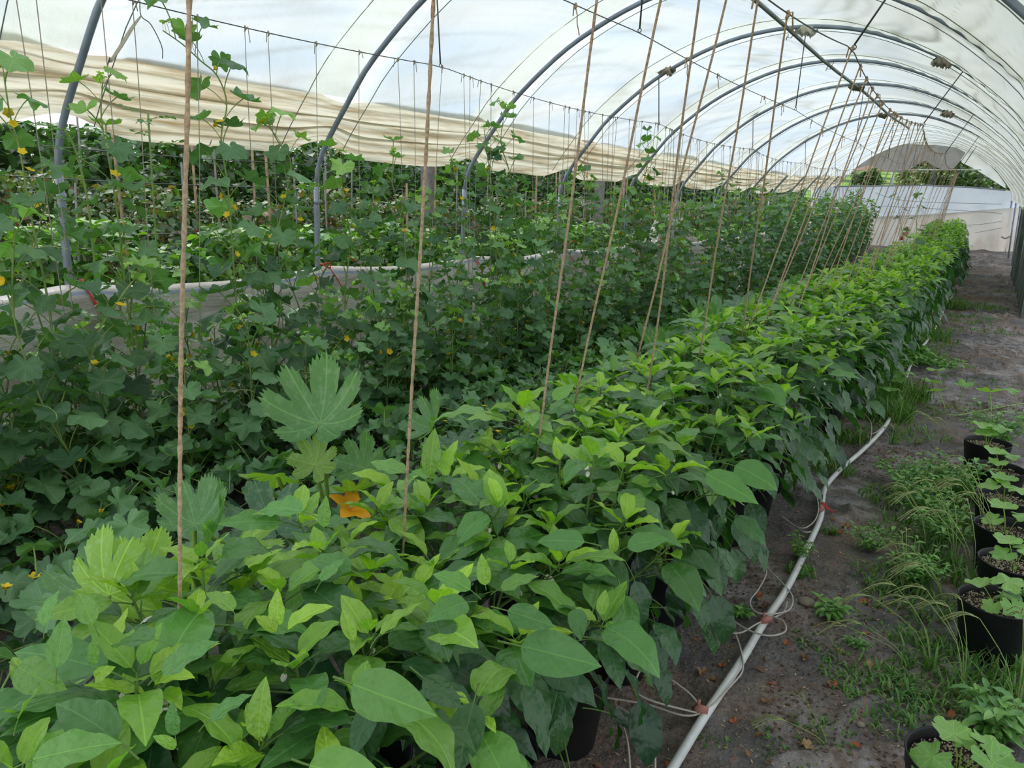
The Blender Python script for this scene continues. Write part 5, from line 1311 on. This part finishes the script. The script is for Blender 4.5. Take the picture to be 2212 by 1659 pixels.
# ------------------------------------------------------------------ pipe, drip tubes, clips
HP = [(1440, 1680), (1515, 1560), (1600, 1430), (1650, 1345), (1700, 1270), (1745, 1180), (1772, 1120), (1776, 1085), (1785, 1050), (1820, 1010), (1862, 975), (1905, 930), (1930, 890), (1950, 855), (1962, 800), (1985, 760), (2003, 735), (2030, 690)]
P = [atZ(a, b, 0.035) for a, b in HP]; P = [p + np.array([0, 0, float(ground_z(p[0], p[1])) * 0.8]) for p in P]
P = [P[0] + (P[0] - P[1]) * 2.5] + P + [np.array([-0.75, 16 + 2 * i, 0.03]) for i in range(6)]
m = MB(); m.tube(smooth_path(P, 6), 0.0155, 10); hose = ob('irrigation_pipe', m.mesh('irrigation_pipe', [M_hose])); tag(hose, 'long white irrigation pipe snaking beside the pepper pots', 'pipe')
for k, (a, b) in enumerate(((1515, 1540), (1655, 1345), (1773, 1105))):
    q = atZ(a, b, 0.045); m = MB(); m.tube([(-0.022, 0, 0), (-0.012, 0, 0.012), (0.02, 0.006, 0.012)], [0.014, 0.016, 0.014], 8); m.tube([(-0.012, 0, 0.02), (-0.012, 0, 0.045)], 0.006, 6)
    o = ob('clip', m.mesh('clip', [M_clip]), hose, tuple(q), (0, 0, 0.6 * k))
DT = [([(1260, 1500), (1390, 1520), (1500, 1545), (1580, 1480), (1605, 1430), (1570, 1340), (1480, 1275), (1430, 1240)], 'loop lying over the pipe nearest the viewer'),
      ([(1325, 1520), (1385, 1560), (1412, 1600), (1415, 1690)], 'strand at the bottom edge, outer one'), ([(1330, 1525), (1355, 1600), (1362, 1690)], 'strand at the bottom edge, inner one'),
      ([(1505, 1540), (1380, 1500), (1395, 1440), (1480, 1490), (1515, 1530)], 'small coil left of the pipe'),
      ([(1435, 1270), (1520, 1345), (1590, 1368), (1640, 1345), (1690, 1325), (1700, 1300)], 'strand crossing above the near loop'),
      ([(1540, 1290), (1590, 1345), (1650, 1372), (1695, 1365), (1690, 1340), (1655, 1330)], 'loop over the pipe by the second clip'),
      ([(1625, 1185), (1655, 1230), (1640, 1270), (1620, 1300), (1640, 1325), (1700, 1320), (1712, 1290), (1690, 1260), (1640, 1210), (1612, 1170)], 'double loop beside the stone'),
      ([(1680, 1110), (1725, 1140), (1755, 1130), (1768, 1100), (1760, 1060), (1745, 1040)], 'loop by the red tie on the pipe'), ([(1690, 1115), (1735, 1148), (1760, 1145)], 'short strand by the red tie'),
      ([(1850, 880), (1880, 910), (1880, 950), (1872, 960)], 'loop in the grass half way up'), ([(1855, 935), (1890, 935), (1915, 910)], 'strand in the grass half way up'), ([(1850, 850), (1890, 880), (1910, 905)], 'strand leaving the pipe in the grass')]
for k, (pts, lab) in enumerate(DT):
    P = []
    for j, (a, b) in enumerate(pts):
        q = atZ(a, b, 0.02 + 0.035 * math.sin(PI * j / (len(pts) - 1)) + (0.03 if k % 2 else 0)); P.append(q)
    m = MB(); m.tube(smooth_path(P, 8), 0.0036, 6); tag(ob('drip_tube', m.mesh('drip_tube', [M_tube])), 'thin beige drip tube, ' + lab, 'tube', 'drip tubes')
q = atZ(1775, 1090, 0.05); m = MB()
for i in range(5): m.tube(smooth_path([(-0.02 + 0.008 * i, -0.02, -0.02), (0, 0, 0.015), (0.03, 0.02 - 0.01 * i, -0.01), (0.06, 0.01 * i, -0.035)], 3), 0.003, 4)
tag(ob('red_tie', m.mesh('red_tie', [M_red]), None, tuple(q)), 'frayed red cord tied round the white irrigation pipe', 'cord')

# stone
def stone(q, s, lab, seed):
    n1, n2 = 20, 12; V = [(0, 0, -s[2])]; rs = seed
    for i in range(1, n2):
        th = PI * i / n2
        for j in range(n1):
            a = 2 * PI * j / n1; rr = 1 + 0.12 * (float(vn(math.cos(a) * 2 + rs, th * 2)) - 0.5); V.append((s[0] * rr * math.sin(th) * math.cos(a), s[1] * rr * math.sin(th) * math.sin(a), -s[2] * math.cos(th)))
    V.append((0, 0, s[2])); Fc = [(0, 1 + (j + 1) % n1, 1 + j) for j in range(n1)] + [(1 + (i - 1) * n1 + j, 1 + (i - 1) * n1 + (j + 1) % n1, 1 + i * n1 + (j + 1) % n1, 1 + i * n1 + j) for i in range(1, n2 - 1) for j in range(n1)] + [(1 + (n2 - 2) * n1 + j, 1 + (n2 - 2) * n1 + (j + 1) % n1, len(V) - 1) for j in range(n1)]
    tag(ob('stone', mesh_np('stone', np.array(V), Fc, [M_stone]), None, (q[0], q[1], s[2] * 0.6 + q[2])), lab, 'stone')
stone(atZ(1742, 1305, 0), (0.036, 0.026, 0.02), 'smooth flat brown stone lying right of the white pipe', 1)
stone(atZ(1858, 1568, 0), (0.014, 0.011, 0.01), 'small round pebble in the loose soil at the bottom', 5)

# ------------------------------------------------------------------ potted young zucchinis on the right
def seedling_pot(x, y, idx, lab, leaves, sc_=1.0):
    e = empty('potted_seedling', warp((x, y, 0)), lab, 'potted plant', 'young zucchinis in black pots')
    p = ob('pot', POT2, e); ob('soil', SOIL2, e); o = ob('perlite', PERL[idx % 2], e); o['kind'] = 'stuff'
    for (az, pit, s, v, c) in leaves:
        put('leaf', SEEDM[v], e, (0.01 * math.cos(az), 0.01 * math.sin(az), 0.20), eul(az, pit, 0), s * sc_, c)
    m = MB(); m.tube([(0, 0, 0.19), (0.004, 0, 0.215)], 0.008, 6); ob('stem', m.mesh('stem', [M_zst]), e)
SG = (0.20, 0.40, 0.10); SG2 = (0.26, 0.46, 0.12)
PL = [((0.11, 2.18), [(2.5, 0.35, 0.12, 0, SG2), (3.9, -0.35, 0.13, 1, SG), (5.6, -0.05, 0.15, 0, SG), (0.6, 0.0, 0.13, 2, SG2), (1.7, 0.25, 0.09, 2, SG2)], 'black pot of young zucchini at the bottom right corner'),
      ((0.185, 3.28), [(2.9, 0.0, 0.12, 0, SG2), (0.9, 0.5, 0.14, 1, SG2), (5.3, -0.3, 0.11, 2, SG), (4.4, -0.4, 0.08, 2, SG2)], 'black pot of young zucchini second from the bottom, with pale perlite soil'),
      ((0.24, 3.72), [(2.4, 0.3, 0.14, 0, SG2), (0.4, 0.4, 0.13, 1, SG2), (4.0, 0.0, 0.12, 2, SG)], 'third black pot of young zucchini from the bottom right'),
      ((0.21, 4.15), [(2.2, 0.3, 0.15, 0, SG2), (0.1, 0.2, 0.14, 1, SG), (3.8, -0.1, 0.12, 2, SG2)], 'fourth black pot of young zucchini from the bottom right'),
      ((0.20, 4.62), [(1.9, 0.3, 0.15, 0, SG), (5.9, 0.2, 0.13, 1, SG2), (3.6, 0.0, 0.14, 2, SG2), (3.0, 0.6, 0.12, 0, SG2)], 'fifth black pot of young zucchini, among tall weeds'),
      ((0.17, 5.15), [(2.6, 0.4, 0.15, 0, SG2), (0.8, 0.3, 0.15, 1, SG), (4.5, 0.1, 0.12, 2, SG2)], 'sixth black pot of young zucchini, half hidden by grass'),
      ((0.10, 5.72), [(2.7, 0.4, 0.16, 0, SG2), (0.5, 0.3, 0.18, 1, SG), (4.0, 0.2, 0.13, 2, SG2), (1.6, 0.7, 0.12, 0, SG2)], 'farthest black pot of young zucchini on the path')]
for i, ((x, y), lv, lab) in enumerate(PL): seedling_pot(x, y, i, lab, lv)

# ------------------------------------------------------------------ grass, weeds and litter on the path
def blades(s, x, y, n, h, spread, lean, cols, r, w0=0.004, z0=0.0, seg=4):
    for i in range(n):
        a = r.random() * 6.28; q = spread * math.sqrt(r.random()); bx, by = x + q * math.cos(a), y + q * math.sin(a); az = r.random() * 6.28; L = h * r.uniform(0.5, 1.2); ln = lean * r.uniform(0.4, 1.4); w_ = w0 * r.uniform(0.7, 1.3)
        V = []; px_, pz_ = 0.0, 0.0; an = PI / 2 - 0.15
        for k in range(seg + 1):
            t = k / seg; ww = w_ * (1 - t) ** 0.7 * (0.6 + 0.8 * min(1, t * 3))
            V.append((bx + px_ * math.cos(az) - ww * math.sin(az), by + px_ * math.sin(az) + ww * math.cos(az), z0 + pz_)); V.append((bx + px_ * math.cos(az) + ww * math.sin(az), by + px_ * math.sin(az) - ww * math.cos(az), z0 + pz_))
            px_ += math.cos(an) * L / seg; pz_ += math.sin(an) * L / seg; an -= ln / seg
            pz_ = max(pz_, 0.004)
        s.V.append(np.array(V)); C = np.empty((len(V), 3)); c = cols[r.randrange(len(cols))]; k_ = r.uniform(.8, 1.2); C[:] = tuple(v * k_ for v in c); s.C.append(C)
        for k in range(seg): s.fl.append((s.n + 2 * k, s.n + 2 * k + 1, s.n + 2 * k + 3, s.n + 2 * k + 2))
        s.n += len(V)
GC = [(0.08, 0.20, 0.045), (0.11, 0.25, 0.05), (0.15, 0.30, 0.07), (0.06, 0.15, 0.04), (0.20, 0.26, 0.10)]
def grass(px_, py_, n, h, sp, lean, lab, seed, w0=0.004):
    q = atZ(px_, py_, 0); r = random.Random(seed); s = Soup(); blades(s, 0, 0, n, h, sp, lean, GC, r, w0)
    b = (q[0], q[1], float(ground_z(q[0], q[1])) - 0.004)
    tag(ob('grass', s.mesh('grass', M_gras), None, b), lab, 'grass', 'grass on the path', 'stuff')
GL = [(1860, 1465, 170, 0.07, 0.16, 2.4, 'matted'), (1930, 1500, 170, 0.09, 0.18, 2.2, 'matted'), (2010, 1480, 200, 0.10, 0.18, 2.0, 'matted'), (1770, 1390, 60, 0.05, 0.10, 2.2, 'sparse'), (2050, 1560, 150, 0.10, 0.16, 2.0, 'matted'),
      (2120, 1500, 170, 0.16, 0.15, 1.2, 'tall'), (2190, 1480, 170, 0.20, 0.15, 1.0, 'tall'), (2000, 1400, 140, 0.16, 0.14, 1.4, 'tall'), (1970, 1300, 170, 0.14, 0.2, 1.8, 'dense'), (1920, 1250, 140, 0.13, 0.18, 1.9, 'dense'),
      (2020, 1230, 200, 0.20, 0.18, 1.2, 'tall'), (2080, 1150, 220, 0.22, 0.2, 1.2, 'tall'), (1960, 1150, 180, 0.15, 0.2, 1.6, 'dense'), (2010, 1080, 220, 0.22, 0.22, 1.2, 'tall'), (1930, 1080, 160, 0.16, 0.2, 1.6, 'dense'), (2060, 1040, 180, 0.20, 0.2, 1.2, 'tall'), (2170, 1060, 160, 0.18, 0.2, 1.2, 'tall'),
      (1730, 1240, 70, 0.12, 0.07, 1.5, 'thin'), (1790, 1150, 30, 0.12, 0.05, 1.6, 'thin'), (1800, 1020, 120, 0.18, 0.14, 1.3, 'tall'), (1770, 990, 120, 0.20, 0.14, 1.3, 'tall'), (1830, 950, 140, 0.18, 0.16, 1.4, 'dense'),
      (1900, 900, 520, 0.28, 0.26, 1.4, 'thick'), (1860, 870, 500, 0.34, 0.28, 1.2, 'thick'), (1925, 860, 520, 0.28, 0.32, 1.4, 'thick'), (1960, 780, 400, 0.30, 0.35, 1.3, 'thick'), (1990, 730, 400, 0.30, 0.35, 1.3, 'thick'), (2035, 665, 400, 0.35, 0.4, 1.2, 'thick'), (1960, 940, 150, 0.10, 0.30, 1.8, 'short'), (2000, 880, 120, 0.08, 0.35, 1.8, 'short'), (2150, 830, 140, 0.08, 0.5, 1.8, 'short'), (2090, 690, 320, 0.12, 0.45, 1.6, 'bright'), (2060, 700, 260, 0.10, 0.6, 1.8, 'short'), (2110, 670, 300, 0.14, 0.5, 1.4, 'bright'), (1990, 740, 200, 0.12, 0.5, 1.6, 'short'), (2130, 720, 150, 0.1, 0.5, 1.6, 'short'),
      (1700, 1620, 40, 0.05, 0.10, 2.4, 'sparse'), (1780, 1590, 50, 0.07, 0.10, 2.2, 'sparse'), (1910, 1560, 60, 0.08, 0.12, 2.0, 'sparse'), (1540, 1600, 20, 0.04, 0.06, 2.4, 'sparse'), (2000, 1020, 120, 0.1, 0.3, 1.8, 'short'), (2180, 1180, 120, 0.16, 0.12, 1.2, 'tall'), (1850, 1330, 60, 0.06, 0.14, 2.2, 'sparse'), (2195, 640, 160, 0.2, 0.4, 1.0, 'dry')]
for i, (a, b, n, h, sp, ln, w_) in enumerate(GL):
    grass(a, b, int(n * 1.2), h * (0.62 if b > 1000 else 0.8), sp, ln * 1.25, '%s green grass patch on the path, %s patch' % (w_, nth(i + 1)), 100 + i, 0.0042 if b > 1000 else 0.005)
# seed-headed crabgrass
def crab(px_, py_, h, az, lab, seed, nh=4):
    q = atZ(px_, py_, 0); r = random.Random(seed); e = empty('crabgrass', tuple(q), lab, 'grass plant', 'seeding crabgrass by the pots'); s = Soup(); blades(s, 0, 0, 14, h * 0.45, 0.03, 1.3, GC, r, 0.004)
    o = ob('blades', s.mesh('blades', M_gras), e); o['kind'] = 'stuff'
    for j in range(nh):
        a = az + r.uniform(-.7, .7); d = r.uniform(0.1, 0.24); top = (d * math.cos(a), d * math.sin(a), h * r.uniform(0.85, 1.1))
        m = MB(); m.tube(smooth_path([(0, 0, 0), (top[0] * 0.3, top[1] * 0.3, top[2] * 0.6), top], 3), 0.0016, 4); ob('stalk', m.mesh('stalk', [M_mst]), e)
        m = MB()
        for k in range(r.randint(3, 5)):
            b = a + r.uniform(-.5, .5); L = r.uniform(0.09, 0.14); P = [top]
            for t in (0.3, 0.6, 1.0): P.append((top[0] + L * t * math.cos(b), top[1] + L * t * math.sin(b), top[2] + L * 0.25 * t - L * 0.75 * t * t))
            P = smooth_path(P, 4); m.tube(P, [0.0022 if i % 2 else 0.0012 for i in range(len(P))], 4)
        ob('seed_head', m.mesh('seed_head', [M_seedh]), e)
M_seedh = simple('grass_seed_head', (0.36, 0.42, 0.17), 0.8, var=0.2)
for i, (a, b, h, az) in enumerate(((2010, 1450, 0.26, 2.6), (2080, 1500, 0.30, 2.4), (2100, 1290, 0.36, 2.7), (2060, 1240, 0.40, 2.8), (2150, 1250, 0.42, 2.9), (2000, 1200, 0.30, 2.5), (1960, 1440, 0.12, 3.2), (1950, 1280, 0.22, 2.3), (2190, 1560, 0.3, 2.0), (2120, 1180, 0.4, 2.6), (1790, 1620, 0.07, 2.9), (1930, 960, 0.25, 0.3), (2040, 1340, 0.25, 3.0))):
    crab(a, b, h, az, 'crabgrass with drooping seed heads beside the black pots, %s from the front' % nth(i + 1), 700 + i, 4 if h > 0.2 else 2)
# broad-leaved weeds
def weed(px_, py_, n, h, sp, ls, lab, seed, c=((0.14, 0.32, 0.06), (0.20, 0.40, 0.09), (0.10, 0.25, 0.06)), z=0.0):
    q = atZ(px_, py_, z); r = random.Random(seed); e = empty('weed', tuple(q), lab, 'weed', 'broad-leaved weeds on the path'); s = Soup(); k = max(3, n // 9)
    for j in range(k):
        a = r.random() * 6.28; d = sp * math.sqrt(r.random()); T = (d * math.cos(a), d * math.sin(a), h * r.uniform(0.6, 1.1)); s.add_tube([(0, 0, 0), (T[0] * .4, T[1] * .4, T[2] * .5), T], 0.002, (0.15, 0.25, 0.07))
        for i in range(9):
            t = 0.3 + 0.7 * i / 8; p = tuple(T[q_] * t for q_ in range(3)); s.add(PEP['mid']['young'][r.randrange(4)], p, eul(i * 2.4 + j, r.uniform(-.1, .5), 0), ls * r.uniform(.7, 1.2), c[r.randrange(3)])
    o = ob('foliage', s.mesh('foliage'), e); o['kind'] = 'stuff'
for i, (a, b, n, h, sp, ls) in enumerate(((1905, 815, 130, 0.35, 0.28, 0.09), (1870, 850, 120, 0.35, 0.25, 0.08), (1945, 790, 90, 0.28, 0.25, 0.09), (1790, 1330, 36, 0.05, 0.06, 0.035), (1725, 1215, 40, 0.12, 0.06, 0.022), (1850, 1400, 30, 0.04, 0.04, 0.02), (1970, 1260, 110, 0.16, 0.16, 0.028), (2040, 1190, 120, 0.2, 0.16, 0.03), (1990, 1120, 130, 0.22, 0.2, 0.03), (2060, 1090, 120, 0.25, 0.18, 0.04), (2150, 1600, 60, 0.12, 0.08, 0.05), (2200, 1400, 60, 0.22, 0.08, 0.06), (2140, 980, 110, 0.3, 0.2, 0.045), (1960, 1050, 90, 0.14, 0.18, 0.03), (2040, 800, 60, 0.12, 0.3, 0.06), (1925, 600, 50, 0.3, 0.3, 0.06), (1960, 745, 80, 0.25, 0.25, 0.06), (1600, 1330, 16, 0.03, 0.03, 0.03), (1880, 1190, 60, 0.1, 0.12, 0.025))):
    weed(a, b, int(n * 2.6), h * 1.1, sp * 1.2, ls * 1.35, 'leafy green weed growing through the fabric, %s of the weeds' % nth(i + 1), 800 + i)
# squash vine running out over the path
P = [atZ(a, b, z) for a, b, z in ((1800, 850, 0.25), (1880, 840, 0.12), (1950, 850, 0.05), (2010, 880, 0.03), (2060, 897, 0.03), (2130, 885, 0.03), (2230, 868, 0.03))]
e = empty('squash_vine', tuple(P[0]), 'squash vine with round pale leaves running across the path', 'squash plant'); Q = [p - P[0] for p in smooth_path(P, 6)]; m = MB(); m.tube(Q, 0.005, 6); ob('vine_stem', m.mesh('vine_stem', [M_mst]), e); r = random.Random(3)
for (a, b, s_, c) in ((1890, 790, 0.17, SG), (1930, 800, 0.16, SG2), (1955, 770, 0.15, SG2), (1870, 760, 0.18, SG), (1910, 740, 0.16, SG2), (1960, 830, 0.17, SG), (2020, 840, 0.14, SG), (2045, 860, 0.15, SG2), (2075, 850, 0.14, SG), (2145, 865, 0.16, SG2), (2200, 862, 0.15, SG), (1925, 855, 0.15, SG), (1850, 800, 0.17, SG2), (1905, 825, 0.17, SG), (1840, 780, 0.16, SG), (2035, 815, 0.14, SG2)):
    q = atZ(a, b, 0.12); put('leaf', SEEDM[r.randrange(3)], e, tuple(q - P[0] + np.array([0, 0, -0.09])), eul(r.random() * 6.28, r.uniform(-.1, .4), 0), s_ * 1.45, c)

# dead leaves and crumbs
M_dead = leaf_mat('dead_leaf', None, src='obj', rough=0.8, trans=0.15)
DL = [palmate_leaf('mel', 18, 2, 0.5, 0, 0, 0.5, 0.35, 0, i) for i in range(3)] + [pinnate_leaf(6, 4, 0.5, 0.6, 0.8, 0.8, 0.1, 0.2, i) for i in range(2)]
DM = [tmpl('dead_leaf', q, [M_dead, M_dead]) for q in DL]
DC = [(0.34, 0.11, 0.05), (0.28, 0.16, 0.08), (0.38, 0.24, 0.13), (0.18, 0.10, 0.06), (0.42, 0.14, 0.07)]
spots_ = [(1510, 900 + 480), (1525, 1388), (1545, 1400), (1560, 1440), (1640, 1350), (1620, 1440), (1650, 1415), (1548, 1442), (1515, 1460), (1545, 1472), (1590, 1380), (1640, 1285), (1645, 1300), (1650, 1310), (1740, 1420), (1876, 1435), (1830, 1138), (1815, 1150), (1792, 1150), (1790, 1120), (1800, 1400), (1720, 1245), (1810, 1285), (1945, 1310), (1885, 1367), (1660, 1585), (1850, 1610), (1655, 1520), (1940, 1470), (2050, 1560), (1620, 1640), (1380, 1460), (1440, 1640), (1275, 1650), (1585, 1560), (1735, 1430), (1760, 1345), (1870, 1300), (1980, 960), (2000, 1000), (1700, 1390), (1575, 1345), (1745, 1615), (1680, 1480), (1800, 1480), (2100, 900)]
for i, (a, b) in enumerate(spots_):
    q = atZ(a, b, 0.006); r = random.Random(i + 5)
    o = ob('dead_leaf', DM[r.randrange(5)], None, (q[0], q[1], float(ground_z(q[0], q[1])) + 0.006), (r.uniform(-.3, .3), r.uniform(-.3, .3), r.random() * 6.28), DC[r.randrange(5)]); s_ = r.uniform(0.03, 0.06); o.scale = (s_, s_, s_)
    tag(o, 'curled dry %s leaf lying on the ground fabric, %s from the list near the pipe' % (('orange-brown', 'brown', 'tan')[i % 3], nth(i + 1)) if False else 'curled dry orange-brown leaf on the ground fabric, %s of the fallen leaves' % nth(i + 1), 'dead leaf', 'dead leaves on the path')
def litter(n, seed, name, lab, c, lo, hi, flat, dens):
    rs = np.random.RandomState(seed); V = []; Fc = []; C = []
    k = 0; tries = 0
    while k < n and tries < n * 8:
        tries += 1; y = 1.2 + 26 * rs.rand() ** 2.0; x = rs.uniform(-0.95, 0.42)
        if vn(x * dens, y * dens, seed) < 0.52: continue
        k += 1; z = float(ground_z(x, y)) + float(wz(y)) + 0.003; L = rs.uniform(lo, hi) * (1 + y * 0.07); W_ = L * flat * rs.uniform(0.6, 1.3); a = rs.rand() * PI; b = len(V); h = min(L, W_) * rs.uniform(0.2, 0.7)
        ca, sa = math.cos(a), math.sin(a)
        for (u, v, w_) in ((-1, 0, 0), (0, -1, 0), (1, 0, rs.rand() * 0.5), (0, 1, 0), (0, 0, 1)):
            V.append((x + float(wx(y)) + (u * L * ca - v * W_ * sa), y + (u * L * sa + v * W_ * ca), z + w_ * h)); 
        cc = c[rs.randint(len(c))]; C += [cc] * 5; Fc += [(b, b + 1, b + 4), (b + 1, b + 2, b + 4), (b + 2, b + 3, b + 4), (b + 3, b, b + 4)]
    tag(ob(name, mesh_np(name, np.array(V), np.array(Fc), [M_lit], colr=np.array(C))), lab, 'litter', None, 'stuff')
M_lit = leaf_mat('dry_litter', None, src='att', rough=0.9, trans=0.05)
litter(5200, 21, 'straw_litter', 'pale dry straw bits scattered over the path fabric', [(0.45, 0.32, 0.18), (0.33, 0.22, 0.12), (0.50, 0.38, 0.24), (0.30, 0.13, 0.07), (0.25, 0.18, 0.11)], 0.003, 0.010, 0.3, 2.2)
litter(9000, 33, 'soil_crumbs', 'crumbs of dry brown soil on the path fabric', [(0.10, 0.065, 0.045), (0.15, 0.10, 0.07), (0.06, 0.04, 0.03)], 0.003, 0.008, 0.8, 1.2)
